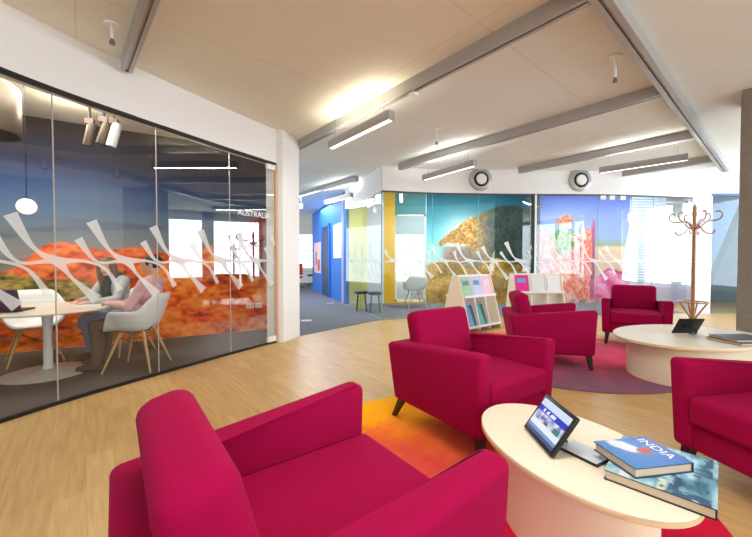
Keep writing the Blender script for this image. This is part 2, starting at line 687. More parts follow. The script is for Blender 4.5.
# carpets
bm = new()
prism(bm, [(-6.6, 0.2), (-3.06, 0.2)] + GLs + [(-1.45, 5.5), (-1.7, 6.1), (-6.6, 3.3)], 0.0, 0.006)
struct(fin('floor_meeting_room', bm, M['carpet']), 'dark carpet of the meeting room')
bm = new()
edge = [tuple(p) for p in spline([(-1.19, 5.44), (-0.86, 5.84), (-0.50, 6.25), (-0.20, 6.62), (0.12, 6.95)], 5)]
prism(bm, [(-1.60, 6.15), (-1.36, 5.52)] + edge + GBs[1:] + [(6.95, 9.9), (0, 9.9), (-0.80, 9.4), (-2.6, 14.4), (-2.6, 18.4), (-7, 18.4), (-7, 6.15)], 0.0, 0.006)
struct(fin('floor_corridor', bm, M['carpet2']), 'grey carpet of the corridor and the glass rooms')

# soffit over the back glass
bm = new()
ribbon(bm, GBs, -0.02 + 0.05, -0.16, GT + 0.015, CH)
ribbon(bm, sideB, 0.03, -0.10, GT + 0.015, CH)
struct(fin('wall_front_glass_rooms', bm, M['white'], smooth=30), 'white wall above the back glass')

# blue corridor wall
bdir = np.array((-1.72, 4.6)) / np.linalg.norm((-1.72, 4.6)); bnor = np.array((-bdir[1], bdir[0]))  # into corridor
B0 = np.array((-0.80, 9.37)); B1 = B0 + bdir * 5.0
bm = new()
prism(bm, [tuple(B0), tuple(B1), tuple(B1 - bnor * 0.15), tuple(B0 - bnor * 0.15)], 0, CH)
struct(fin('wall_corridor', bm, M['blue']), 'bright blue corridor wall')
bang = math.atan2(bdir[1], bdir[0])

d = empty('door_1', (*(B0 + bdir * 1.95), 0), bang, kind='structure', label='narrow dark blue door in the blue corridor wall')
bm = new(); box(bm, -0.05, 0.95, 0.004, 0.035, 0, 2.3); fin('door_leaf', bm, M['dblue'], d)
bm = new(); box(bm, -0.12, -0.05, 0.002, 0.05, 0, 2.36); box(bm, 0.95, 1.02, 0.002, 0.05, 0, 2.36); box(bm, -0.12, 1.02, 0.002, 0.05, 2.3, 2.36)
fin('door_frame', bm, M['blue'], d)
bm = new(); tube(bm, [(0.05, 0.036, 1.0), (0.05, 0.08, 1.0), (0.17, 0.08, 1.0)], 0.011); fin('door_handle', bm, M['metal2'], d)

# far office end wall with windows
bm = new()
box(bm, -7, -1.5, 18.4, 18.6, 0, 0.75); box(bm, -7, -1.5, 18.4, 18.6, 2.6, CH)
for x in (-7, -5.5, -4.35, -3.0, -1.9):
    box(bm, x, x + 0.25, 18.4, 18.6, 0.75, 2.6)
struct(fin('wall_far', bm, M['white']), 'far office wall with windows')
for k, (x0, x1) in enumerate(((-5.25, -4.35), (-4.10, -3.0), (-2.75, -1.9))):
    w = empty('window_%d' % (k + 1), (x0, 18.45, 0.75), 0, kind='structure', label='bright window at the end of the corridor')
    bm = new(); box(bm, 0, x1 - x0, 0, 0.05, 0, 0.05); box(bm, 0, x1 - x0, 0, 0.05, 1.8, 1.85); box(bm, 0, x1 - x0, 0, 0.05, 0.95, 0.99)
    box(bm, 0, 0.05, 0, 0.05, 0, 1.85); box(bm, x1 - x0 - 0.05, x1 - x0, 0, 0.05, 0, 1.85)
    fin('window_frame', bm, M['whitepl'], w)
    bm = new(); box(bm, 0.05, x1 - x0 - 0.05, 0.02, 0.03, 0.05, 1.8); fin('pane', bm, M['glassB'], w)

# back wall of the two glass rooms
YB = 9.6
bm = new()
box(bm, -0.95, 0.22, YB, YB + 0.15, 0, CH, 0); box(bm, 0.22, 0.52, YB, YB + 0.15, 0, CH, 1)
box(bm, 0.52, 1.36, YB, YB + 0.15, 0, 0.05, 1)
box(bm, 0.52, 1.36, YB, YB + 0.15, 2.45, CH, 2)
box(bm, 1.36, 6.95, YB, YB + 0.15, 0, CH, 0)
box(bm, 6.95, 8.7, YB, YB + 0.15, 2.92, CH, 0)
box(bm, 6.95, 8.7, YB, YB + 0.15, 0, 0.55, 0)
for x0, x1 in ((7.78, 7.93), (8.55, 8.7)):
    box(bm, x0, x1, YB, YB + 0.15, 0.55, 2.92, 0)
struct(fin('wall_rear', bm, [M['lav'], M['yellow'], mat('teal_paint', srgb(60, 130, 140), 0.7)]), 'rear wall of the glass rooms')
bm = new(); prism(bm, [(7.06, 7.87), (7.16, 7.87), (8.72, 9.6), (8.62, 9.6)], 0, CH)
struct(fin('wall_end', bm, M['lav']), 'end wall of the pink mural room')
bm = new(); prism(bm, [(3.40, 7.45), (3.48, 7.45), (4.45, 9.6), (4.37, 9.6)], 0, CH)
struct(fin('wall_partition', bm, mat('teal_grey_paint', srgb(70, 96, 96), 0.7)), 'partition between the glass rooms')
bm = new(); prism(bm, [(-0.72, 9.3), (-0.62, 9.34), (-0.22, 8.5), (-0.32, 8.46)], 0.0, GT)
struct(fin('wall_yellow', bm, mat('olive_yellow_paint', srgb(206, 196, 60), 0.7)), 'yellow return wall beside the blue corridor wall')


def window(n, x0, x1, y, z0, z1, bars, label):
    w = empty('window_%d' % n, (x0, y, z0), 0, kind='structure', label=label)
    wd, h = x1 - x0, z1 - z0
    bm = new()
    box(bm, 0, wd, 0, 0.06, 0, 0.05); box(bm, 0, wd, 0, 0.06, h - 0.05, h)
    box(bm, 0, 0.05, 0, 0.06, 0, h); box(bm, wd - 0.05, wd, 0, 0.06, 0, h)
    for t in bars:
        box(bm, wd * t - 0.025, wd * t + 0.025, 0, 0.05, 0.05, h - 0.05)
    fin('window_frame', bm, M['whitepl'], w)
    bm = new(); box(bm, 0.05, wd - 0.05, 0.025, 0.035, 0.05, h - 0.05); fin('pane', bm, M['glassB'], w)
    return w


w = window(4, 0.52, 1.36, YB + 0.03, 0.05, 2.45, (0.5,), 'window of the tree mural room')
bm = new(); box(bm, 0.03, 0.81, -0.03, -0.015, 1.85, 2.35); fin('roller_blind', bm, mat('grey_blind', srgb(150, 170, 178), 0.8), w)
w = window(5, 6.95, 7.78, YB + 0.03, 0.55, 2.92, (), 'tall bright window right of the pink mural')
bm = new()
for z in np.arange(0.06, 2.32, 0.075):
    box(bm, 0.04, 0.79, -0.035, -0.012, z, z + 0.058)
fin('slatted_blind', bm, mat('pale_blue_blind', srgb(206, 226, 246), 0.7), w)
window(6, 7.93, 8.55, YB + 0.03, 0.55, 2.80, (), 'bright window beside the coat stand')

# right end: lavender wall with a glazed opening, a leaning concrete slab beyond
bm = new()
box(bm, 6.98, 7.38, 7.74, 7.86, 0, CH); box(bm, 7.38, 8.75, 7.74, 7.86, 2.66, CH); box(bm, 8.75, 11, 7.74, 7.86, 0, CH)
struct(fin('wall_right', bm, M['lav']), 'pale lavender wall beside the coat stand')
w = empty('window_7', (7.38, 7.76, 0), 0, kind='structure', label='glazed opening right of the coat stand')
bm = new(); box(bm, 0, 0.05, 0, 0.07, 0, 2.66); box(bm, 1.32, 1.37, 0, 0.07, 0, 2.66); fin('window_frame', bm, M['whitepl'], w)
bm = new(); box(bm, 0, 1.37, -0.01, 0.07, 2.61, 2.66); fin('head_frame', bm, mat('blue_grey_metal', srgb(70, 96, 130), 0.5), w)
bm = new(); box(bm, 0.05, 1.32, 0.03, 0.04, 0.0, 2.61); fin('pane', bm, M['glassC'], w)
bm = new(); box(bm, 9.95, 13, 11.2, 11.35, 0, CH)
struct(fin('wall_pale_blue', bm, M['paleblue']), 'pale blue wall seen through the glazed opening')
bm = new(); prism(bm, [(9.30, 0), (10.47, 2.9), (11.3, 2.9), (11.3, 0)], 9.9, 10.1, 'y')
struct(fin('column_leaning', bm, M['concrete2']), 'leaning concrete slab seen through the glazed opening')

# concrete pillar at the right edge
bm = new(); box(bm, 0.0, 0.8, 0.0, 0.6, 0, CH)
struct(fin('column_1', bm, M['concrete'], loc=(4.0, 3.86, 0), rotz=math.radians(-45)), 'rough grey concrete column at the right edge')

# right window wall, mullions only where the daylight comes in
bm = new()
for y in np.arange(-3.1, 1.6, 1.2):
    box(bm, 8.4, 8.5, y, y + 0.09, 0, CH)
box(bm, 8.4, 8.5, -3.1, 1.6, 0, 0.35); box(bm, 8.4, 8.5, -3.1, 1.6, 2.95, CH); box(bm, 8.4, 8.5, 1.6, 4.65, 0, CH); box(bm, 8.4, 8.5, 5.5, 5.75, 0, CH); box(bm, 8.4, 8.5, 6.55, 6.7, 0, CH); box(bm, 8.4, 8.5, 4.65, 7.74, 2.75, CH); box(bm, 8.4, 8.5, 4.65, 7.74, 0, 0.45)
struct(fin('wall_window_side', bm, M['white']), 'window wall on the right')


# ------------------------------------------------------------------ glass partitions
def at_len(pts, s):
    """point and tangent at arc length s"""
    acc = 0
    for a, b in zip(pts[:-1], pts[1:]):
        a, b = np.array(a), np.array(b)
        l = np.linalg.norm(b - a)
        if acc + l >= s or b is pts[-1]:
            return a + (b - a) * (s - acc) / l, (b - a) / l
        acc += l
    return b, (b - a) / l


def arclen_of(pts, q):
    best, acc, bs = 1e9, 0, 0
    for a, b in zip(pts[:-1], pts[1:]):
        a, b = np.array(a), np.array(b)
        l = np.linalg.norm(b - a)
        t = np.clip(np.dot(np.array(q) - a, b - a) / l ** 2, 0, 1)
        d = np.linalg.norm(a + (b - a) * t - q)
        if d < best:
            best, bs = d, acc + t * l
        acc += l
    return bs


def sub(pts, s0, s1, n=8):
    return [tuple(at_len(pts, s)[0]) for s in np.linspace(s0, s1, n)]


def strokes(bm, pts, smax, centers, z0, scale, off, jit=0.0):
    """flared crossing brush strokes as one thin film on the glass line pts"""
    R = random.Random(3)

    def stroke(s, ctrl, w0, w1, tc, wc, knots):
        c = [np.array(p) * scale for p in spline(ctrl, 6)]
        n = len(c) - 1
        rows = []
        for i in range(n + 1):
            t = i / n
            g = c[min(i + 1, n)] - c[max(i - 1, 0)]
            g /= np.linalg.norm(g)
            w = (0.0115 + w0 * max(0, 1 - t * 4.2) ** 1.2 + w1 * max(0, 1 - (1 - t) * 4.2) ** 1.2 + wc * math.exp(-((t - tc) / 0.11) ** 2)) * scale
            nn = np.array((-g[1], g[0]))
            row = []
            for sg in (-1, 1):
                q = c[i] + nn * w * sg
                ss = s + q[0]
                if ss < 0.02 or ss > smax - 0.02:
                    row = None
                    break
                xy, tg = at_len(pts, ss)
                row.append((xy[0] + tg[1] * off, xy[1] - tg[0] * off, z0 + q[1]))
            rows.append(None if row is None else [bm.verts.new(v) for v in row])
        for a, b in zip(rows[:-1], rows[1:]):
            if a and b:
                bm.faces.new((a[0], a[1], b[1], b[0]))
    for s in centers:
        j = lambda: 1 + R.uniform(-jit, jit)
        stroke(s, [(-0.27 * j(), 0.35 * j()), (-0.14, 0.11), (0, 0.01), (0.20, 0.0), (0.36, -0.07), (0.48, -0.27 * j())], 0.034, 0.014, 0.40, 0.022, None)
        stroke(s, [(-0.37 * j(), 0.19 * j()), (-0.23, -0.005), (0, -0.005), (0.11, -0.14), (0.29, -0.34 * j())], 0.022, 0.034, 0.55, 0.018, None)


TL = sum(np.linalg.norm(np.array(a) - np.array(b)) for a, b in zip(GLs[:-1], GLs[1:]))
sj = [0.0, arclen_of(GLs, (-2.93, 1.7)), arclen_of(GLs, (-2.605, 2.845)), arclen_of(GLs, (-2.24, 3.59)), arclen_of(GLs, (-1.825, 4.38)), TL]
win = empty('window_8', (0, 0, 0), kind='structure', label='curved glass wall of the meeting room')
for a, b in zip(sj[:-2], sj[1:-1]):
    bm = new(); ribbon(bm, sub(GLs, a + 0.004, b - 0.004), -0.005, 0.005, 0.03, GT - 0.005); fin('glass_pane', bm, M['glassL'], win, smooth=30)
bm = new(); ribbon(bm, sub(GLs, 0, TL, 40), -0.02, 0.02, GT - 0.012, GT + 0.022); fin('head_rail', bm, M['blackrail'], win, smooth=30)
bm = new(); ribbon(bm, sub(GLs, 0, TL, 40), -0.012, 0.012, 0.0, 0.03); fin('floor_rail', bm, M['blackrail'], win, smooth=30)
bm = new()
for s in sj[1:-1]:
    p, t = at_len(GLs, s)
    prism(bm, [tuple(p + t * 0.004), tuple(p - t * 0.004), tuple(p - t * 0.004 + np.array((-t[1], t[0])) * 0.006), tuple(p + t * 0.004 + np.array((-t[1], t[0])) * 0.006)], 0.03, GT - 0.01)
fin('joint_seal', bm, mat('clear_silicone', srgb(186, 176, 170), 0.4), win)
bm = new()
s_ref = arclen_of(GLs, (-2.60, 2.86))
centers = [s_ref - 0.02 + 0.53 * k for k in range(-5, 6)]
strokes(bm, GLs, TL, centers, 1.175, 1.0, 0.008)
fin('frosted_stroke_film', bm, M['film2'], win)
print('stroke px ref', s_ref, TL)

dr = empty('door_2', (0, 0, 0), kind='structure', label='glass door of the meeting room beside the white column')
bm = new(); ribbon(bm, sub(GLs, sj[-2] + 0.006, TL - 0.02), -0.005, 0.005, 0.03, GT - 0.02); fin('door_glass', bm, M['glassL'], dr, smooth=30)
p, t = at_len(GLs, sj[-2] + 0.10); n_ = np.array((t[1], -t[0]))
bm = new()
for dz in (0.93, 1.33):
    tube(bm, [(*(p + n_ * 0.006), dz), (*(p + n_ * 0.06), dz)], 0.012)
tube(bm, [(*(p + n_ * 0.06), 0.86), (*(p + n_ * 0.06), 1.40)], 0.013)
fin('pull_handle', bm, M['whitepl'], dr, smooth=40)
p, t = at_len(GLs, TL - 0.10)
for z in (0.03, GT - 0.09):
    bm = new(); box(bm, -0.08, 0.08, -0.02, 0.02, z, z + 0.07)
    fin('pivot_hinge', bm, M['whitepl'], dr, loc=(p[0], p[1], 0), rotz=math.atan2(t[1], t[0]))


def text(name, body, size, m, parent, mw, extrude=0.0008):
    cu = bpy.data.curves.new(name, 'FONT')
    cu.body = body
    cu.size = size
    cu.extrude = extrude
    cu.align_x = 'LEFT'
    t = bpy.data.objects.new(name + '_src', cu)
    COL.objects.link(t)
    bpy.context.view_layer.update()
    me = bpy.data.meshes.new_from_object(t.evaluated_get(bpy.context.evaluated_depsgraph_get()))
    bpy.data.objects.remove(t)
    me.transform(mw)
    me.materials.clear()
    return link(name, me, m, parent)


p, t = at_len(GLs, sj[-2] + 0.11); n_ = np.array((t[1], -t[0]))
# lettering sits on the glass, reading left to right from the lounge
mw = Matrix(((t[0], 0, n_[0], p[0] + n_[0] * 0.009), (t[1], 0, n_[1], p[1] + n_[1] * 0.009), (0, 1, 0, 1.765), (0, 0, 0, 1)))
text('room_name_lettering', 'AUSTRALIA', 0.105, M['whitepl'], dr, mw)

# back glass
TB = sum(np.linalg.norm(np.array(a) - np.array(b)) for a, b in zip(GBs[:-1], GBs[1:]))
jb = [0.0] + [arclen_of(GBs, q) for q in ((1.15, 7.2), (2.12, 7.28), (3.22, 7.32), (4.65, 7.38), (5.95, 7.52))] + [TB]
win = empty('window_9', (0, 0, 0), kind='structure', label='long curved glass front of the rear rooms')
for a, b in zip(jb[:-1], jb[1:]):
    bm = new(); ribbon(bm, sub(GBs, a + 0.006, b - 0.006), -0.005, 0.005, 0.02, GT - 0.005); fin('glass_pane', bm, M['glassB'], win, smooth=30)
bm = new(); ribbon(bm, sub(GBs, 0, TB, 40), -0.02, 0.02, GT - 0.012, GT + 0.015); fin('head_rail', bm, mat('dark_grey_rail', srgb(60, 66, 66), 0.5), win, smooth=30)
bm = new(); ribbon(bm, sub(GBs, 0, TB, 40), -0.012, 0.012, 0.0, 0.02); fin('floor_rail', bm, M['metal'], win, smooth=30)
bm = new()
for s, w_ in zip(jb[1:-1], (0.005, 0.005, 0.005, 0.005, 0.005)):
    p, t = at_len(GBs, s); nn = np.array((t[1], -t[0]))
    prism(bm, [tuple(p - t * w_), tuple(p + t * w_), tuple(p + t * w_ + nn * 0.006), tuple(p - t * w_ + nn * 0.006)], 0.02, GT - 0.01)
fin('joint_seal', bm, M['glassedge'], win)
p, t = at_len(GBs, jb[3] + 0.05)
bm = new(); box(bm, -0.022, 0.022, -0.03, 0.03, 0, GT); o = fin('post', bm, M['darkmetal'], win, loc=(p[0], p[1], 0), rotz=math.atan2(t[1], t[0]))
p, t = at_len(GBs, jb[3] + 0.10)
bm = new(); box(bm, -0.02, 0.02, -0.03, 0.03, 0, GT); fin('white_post', bm, M['whitepl'], win, loc=(p[0], p[1], 0), rotz=math.atan2(t[1], t[0]))
for q in (4.75, 4.95, 5.2):
    p, t = at_len(GBs, arclen_of(GBs, (q, 7.4)))
    bm = new(); box(bm, -0.06, 0.06, -0.025, 0.025, GT - 0.09, GT - 0.01); fin('patch_fitting', bm, M['whitepl'], win, loc=(p[0], p[1] - 0.0, 0), rotz=math.atan2(t[1], t[0]))
bm = new()
strokes(bm, GBs, TB, [0.25 + 0.53 * k for k in range(0, 14)], 1.17, 1.0, 0.008, 0.15)
fin('frosted_stroke_film', bm, M['film'], win)

win = empty('window_10', (0, 0, 0), kind='structure', label='glass return along the corridor')
bm = new(); ribbon(bm, sub(sideB, 0.02, 2.55, 4), -0.005, 0.005, 0.02, GT - 0.005); fin('glass_pane', bm, M['glassB'], win)
bm = new(); ribbon(bm, sideB, -0.02, 0.02, GT - 0.012, GT + 0.015); fin('head_rail', bm, M['metal'], win)
bm = new(); ribbon(bm, sideB, -0.012, 0.012, 0.0, 0.02); fin('floor_rail', bm, M['metal'], win)
bm = new(); strokes(bm, sideB, 2.55, [0.5 + 0.53 * k for k in range(4)], 1.17, 1.0, 0.008, 0.15); fin('frosted_stroke_film', bm, M['film'], win)
bm = new(); box(bm, -0.012, 0.012, -0.012, 0.012, 0, GT); fin('corner_joint', bm, M['glassedge'], win, loc=(0.11, 6.935, 0))


# ------------------------------------------------------------------ murals
def paint_desert(s, z):
    n1 = fbm(s * 1.6, z * 1.6, 1); n2 = fbm(s * 5, z * 8, 5, 5); n3 = np.clip(0.5 + 1.5 * (fbm(s * 13, z * 22, 9, 5) - 0.5), 0, 1)
    img = ramp(z + 0.12 * (n1 - 0.5), [(1.2, C(146, 138, 132)), (1.5, C(118, 126, 134)), (1.85, C(84, 106, 136)), (2.2, C(44, 66, 108)), (2.55, C(26, 30, 56)), (3.04, C(36, 30, 48))])
    # bands of cloud in the dark sky
    img = lay(img, sm(0.55, 0.8, fbm(s * 0.9, z * 6, 21)) * 0.35, C(40, 44, 60))
    # distant rock
    top = 1.10 + 0.28 * sm(2.3, 2.75, s) * (1 - 0.25 * sm(3.3, 3.9, s)) + 0.04 * np.sin(s * 7.1) + 0.12 * (n1 - 0.5) - 0.5 * sm(2.3, 1.6, s)
    rock = ramp(n2 * 0.55 + n3 * 0.45, [(0.25, C(150, 44, 16)), (0.45, C(232, 96, 42)), (0.7, C(255, 140, 78))])
    img = lay(img, sm(-0.01, 0.02, top - z), rock)
    # bushes at its foot
    bt = 0.98 + 0.16 * (n1 - 0.5) + 0.16 * (n2 - 0.5) + 0.12 * sm(2.6, 2.2, s) - 0.2 * sm(2.9, 3.5, s)
    bush = ramp(n3 * 0.7 + n2 * 0.4, [(0.25, C(40, 42, 22)), (0.5, C(120, 108, 44)), (0.8, C(206, 170, 84))])
    img = lay(img, sm(-0.02, 0.05, bt - z) * (1 - sm(3.3, 3.6, s)), bush)
    # red plain in front
    pl = ramp(n2 * 0.5 + n3 * 0.5, [(0.25, C(130, 46, 18)), (0.5, C(214, 90, 32)), (0.75, C(246, 136, 60))])
    img = lay(img, sm(-0.05, 0.05, 0.60 - z + 0.16 * (n1 - 0.5)), pl)
    # big near boulder on the right
    bo = 1.26 + 0.30 * sm(4.2, 5.2, s) + 0.15 * (n1 - 0.5)
    bcol = ramp(n2 * 0.55 + n3 * 0.45 + 0.10 * np.sin(s * 6 + z * 9), [(0.2, C(150, 52, 14)), (0.42, C(236, 98, 24)), (0.7, C(255, 158, 62))])
    img = lay(img, sm(-0.02, 0.03, bo - z) * sm(3.6, 3.85, s), bcol)
    # dark red bluff at the right end
    rb = 1.3 + 0.65 * sm(4.7, 5.5, s) + 0.1 * (n1 - 0.5)
    img = lay(img, sm(-0.02, 0.04, rb - z) * sm(4.7, 5.0, s) * sm(0.75, 1.05, z), ramp(n2, [(0.3, C(120, 30, 36)), (0.7, C(186, 66, 54))]))
    return img


def paint_tree(s, z):
    n1 = fbm(s * 1.6, z * 1.6, 31); n2 = fbm(s * 5, z * 5, 35, 6); n3 = fbm(s * 24, z * 30, 39, 4)
    img = ramp(z + 0.2 * (n1 - 0.5), [(1.0, C(176, 226, 226)), (1.7, C(96, 196, 208)), (2.2, C(30, 140, 160)), (2.9, C(18, 96, 120))])
    img = lay(img, np.exp(-(((s - 0.95) / 0.45) ** 2 + ((z - 1.75) / 0.5) ** 2)) * 0.9, C(232, 252, 250))
    ct = np.interp(s, [0.15, 0.4, 0.8, 1.2, 1.6, 2.1, 2.5, 3.0], [1.5, 1.8, 2.1, 2.36, 2.56, 2.72, 2.70, 2.55]) + 0.16 * (n2 - 0.5) + 0.10 * (n3 - 0.5)
    cb = np.interp(s, [0.15, 0.5, 1.0, 1.6, 2.2], [1.55, 1.62, 1.58, 1.35, 1.0]) + 0.2 * (n2 - 0.5)
    crown = sm(-0.01, 0.05, ct - z) * sm(-0.06, 0.06, z - cb) * sm(0.2, 0.4, s)
    img = lay(img, sm(0.0, 0.1, 1.62 - z) * sm(0.3, 0.6, s), ramp(n3 * 0.6 + n2 * 0.4, [(0.3, C(96, 84, 76)), (0.6, C(164, 138, 120)), (0.85, C(206, 190, 176))]))
    leaf = ramp(n3 * 0.65 + n2 * 0.4, [(0.25, C(66, 52, 22)), (0.5, C(170, 118, 40)), (0.8, C(244, 198, 96))])
    dark = ramp(n3 * 0.6 + n2 * 0.4, [(0.25, C(20, 34, 40)), (0.6, C(54, 74, 66)), (0.9, C(104, 108, 84))])
    k = sm(1.15, 1.9, s + 0.25 * (n1 - 0.5) + 0.15 * (z - 2))[..., None]
    img = lay(img, crown, leaf * (1 - k) + dark * k)
    gr = ramp(n3 * 0.5 + n2 * 0.5, [(0.25, C(84, 66, 30)), (0.55, C(186, 140, 52)), (0.85, C(236, 200, 110))])
    gt = 1.12 + 0.3 * (n1 - 0.5) + 0.1 * np.sin(s * 4)
    img = lay(img, sm(-0.04, 0.06, gt - z), gr)
    img = lay(img, sm(0.55, 0.75, fbm(s * 2.2, z * 3.5, 51)) * sm(1.5, 1.1, z) * sm(1.4, 2.4, s) * 0.8, C(50, 90, 60))
    return img


def paint_market(s, z):
    n1 = fbm(s * 1.8, z * 1.8, 61); n2 = fbm(s * 5, z * 5, 65); n3 = fbm(s * 14, z * 14, 69)
    img = ramp(z + 0.1 * (n1 - 0.5), [(0.9, C(222, 196, 160)), (1.55, C(232, 202, 170)), (1.62, C(150, 170, 130)), (1.85, C(140, 160, 206)), (2.9, C(84, 108, 190))])
    img = lay(img, sm(1.72, 1.55, z) * sm(0.5, 0.75, fbm(s * 7, z * 7, 75)) * 0.4, C(196, 160, 124))
    # crowd of bright draped cloth and flowers on the left
    f1 = fbm(s * 3.4, z * 1.5, 73, 5); f2 = fbm(s * 7, z * 4.5, 77, 5); f3 = fbm(s * 22, z * 18, 79, 4)
    hh = 1.86 + 0.7 * (fbm(s * 3.0, z * 0.5, 71) - 0.45)
    cloth = ramp(f1 * 0.7 + f2 * 0.3 + 0.25 * (f3 - 0.5), [(0.22, C(240, 236, 232)), (0.36, C(244, 160, 120)), (0.46, C(232, 80, 76)), (0.56, C(246, 176, 160)), (0.66, C(228, 50, 110)), (0.8, C(250, 206, 216))])
    img = lay(img, sm(-0.08, 0.12, hh - z + 0.4 * (f2 - 0.5)) * sm(1.58, 1.46, s), cloth)
    gr = np.exp(-(((s - 0.66) / 0.36) ** 2 + ((z - 1.75) / 0.42) ** 2)) + 0.9 * (f2 - 0.5) + 0.5 * (f3 - 0.5)
    img = lay(img, sm(0.42, 0.56, gr), ramp(f3, [(0.25, C(20, 78, 50)), (0.5, C(64, 130, 64)), (0.68, C(150, 170, 70)), (0.8, C(236, 190, 80))]))
    og = np.exp(-(((s - 0.72) / 0.24) ** 2 + ((z - 2.25) / 0.2) ** 2)) + 0.9 * (f2 - 0.5)
    img = lay(img, sm(0.5, 0.62, og), ramp(f3, [(0.3, C(150, 84, 50)), (0.7, C(226, 140, 96))]))
    img = lay(img, sm(1.40, 1.46, s + 0.1 * (f2 - 0.5)) * sm(1.56, 1.50, s) * sm(2.4, 2.2, z), C(160, 84, 120))
    # big pink cloth in front on the right
    pk = 0.62 + 0.40 * np.exp(-((s - 1.95) / 0.33) ** 2) + 0.25 * sm(2.1, 2.5, s) + 0.08 * (n1 - 0.5)
    pcol = ramp(n2 * 0.7 + f3 * 0.2 + 0.12 * np.sin(s * 9 + z * 7 + 4 * n1), [(0.25, C(226, 70, 136)), (0.5, C(246, 140, 186)), (0.8, C(255, 210, 228))])
    img = lay(img, sm(-0.02, 0.04, pk - z) * sm(1.40, 1.6, s), pcol)
    img = lay(img, sm(0.05, 0.0, np.abs(pk - z - 0.05 - 0.05 * n2)) * sm(1.6, 1.75, s), C(176, 56, 104))
    # figure in pink with a pale head scarf at the right edge
    img = lay(img, sm(0.03, -0.03, np.abs(s - 2.60 + 0.06 * np.sin(z * 5)) - 0.10 - 0.08 * (2.1 - z)) * sm(2.28, 2.15, z), ramp(n2 * 0.7 + f3 * 0.3, [(0.3, C(240, 100, 156)), (0.8, C(255, 196, 216))]))
    img = lay(img, sm(0.02, -0.05, np.sqrt(((s - 2.56) / 0.17) ** 2 + ((z - 2.36) / 0.19) ** 2) - 1 + 0.2 * (f2 - 0.5)), ramp(n3, [(0.3, C(176, 150, 150)), (0.7, C(240, 224, 216))]))
    img = lay(img, sm(0.22, 0.05, z), ramp(n3, [(0.3, C(150, 120, 120)), (0.7, C(226, 170, 170))]))
    return img


off = mn * -0.012
o = mural('desert_mural', ma + off + mt * 0.2, mb_ + off, 0.006, CH - 0.004, 420, 230, lambda s, z: paint_desert(s + 0.2, z))
tag(o, 'desert landscape mural of orange rocks under a dark sky, behind the meeting table', 'mural')
o = mural('tree_mural', (1.38, YB - 0.006), (4.36, YB - 0.006), 0.006, CH - 0.004, 300, 260, paint_tree)
tag(o, 'teal and gold mural of a spreading tree on a rear room wall', 'mural')
o = mural('market_mural', (4.47, YB - 0.006), (6.94, YB - 0.006), 0.006, CH - 0.004, 280, 280, paint_market)
tag(o, 'pink and blue mural of draped figures in a field, behind the glass', 'mural')

# ------------------------------------------------------------------ rugs
def rug(name, c, r, m, label):
    bm = new(); lathe(bm, [(r - 0.012, 0.0), (r, 0.004), (r, 0.009), (r - 0.008, 0.013)], 96)
    o = fin(name, bm, m, loc=(c[0], c[1], 0), smooth=50)
    return tag(o, label, 'rug', 'round dyed rugs')


rug('round_rug', (0.49, 1.91), 1.12, rug_mat('orange_rug', math.radians(58), [
    (0.0, srgb(255, 190, 20)), (0.24, srgb(255, 168, 20)), (0.36, srgb(240, 112, 50)), (0.5, srgb(222, 84, 70)), (0.7, srgb(214, 30, 60)), (1.0, srgb(190, 20, 60))], -1.35, 2.4),
    'round orange and yellow rug under the nearest oval table')
rug('round_rug', (2.29, 4.42), 1.36, rug_mat('magenta_rug', math.radians(-75), [
    (0.0, srgb(124, 88, 108)), (0.22, srgb(158, 84, 104)), (0.38, srgb(216, 72, 104)), (0.55, srgb(226, 84, 116)), (0.72, srgb(200, 90, 120)), (0.85, srgb(236, 110, 100)), (1.0, srgb(246, 160, 90))], -1.3, 2.6, 2.6),
    'round pink and purple rug under the far oval table')


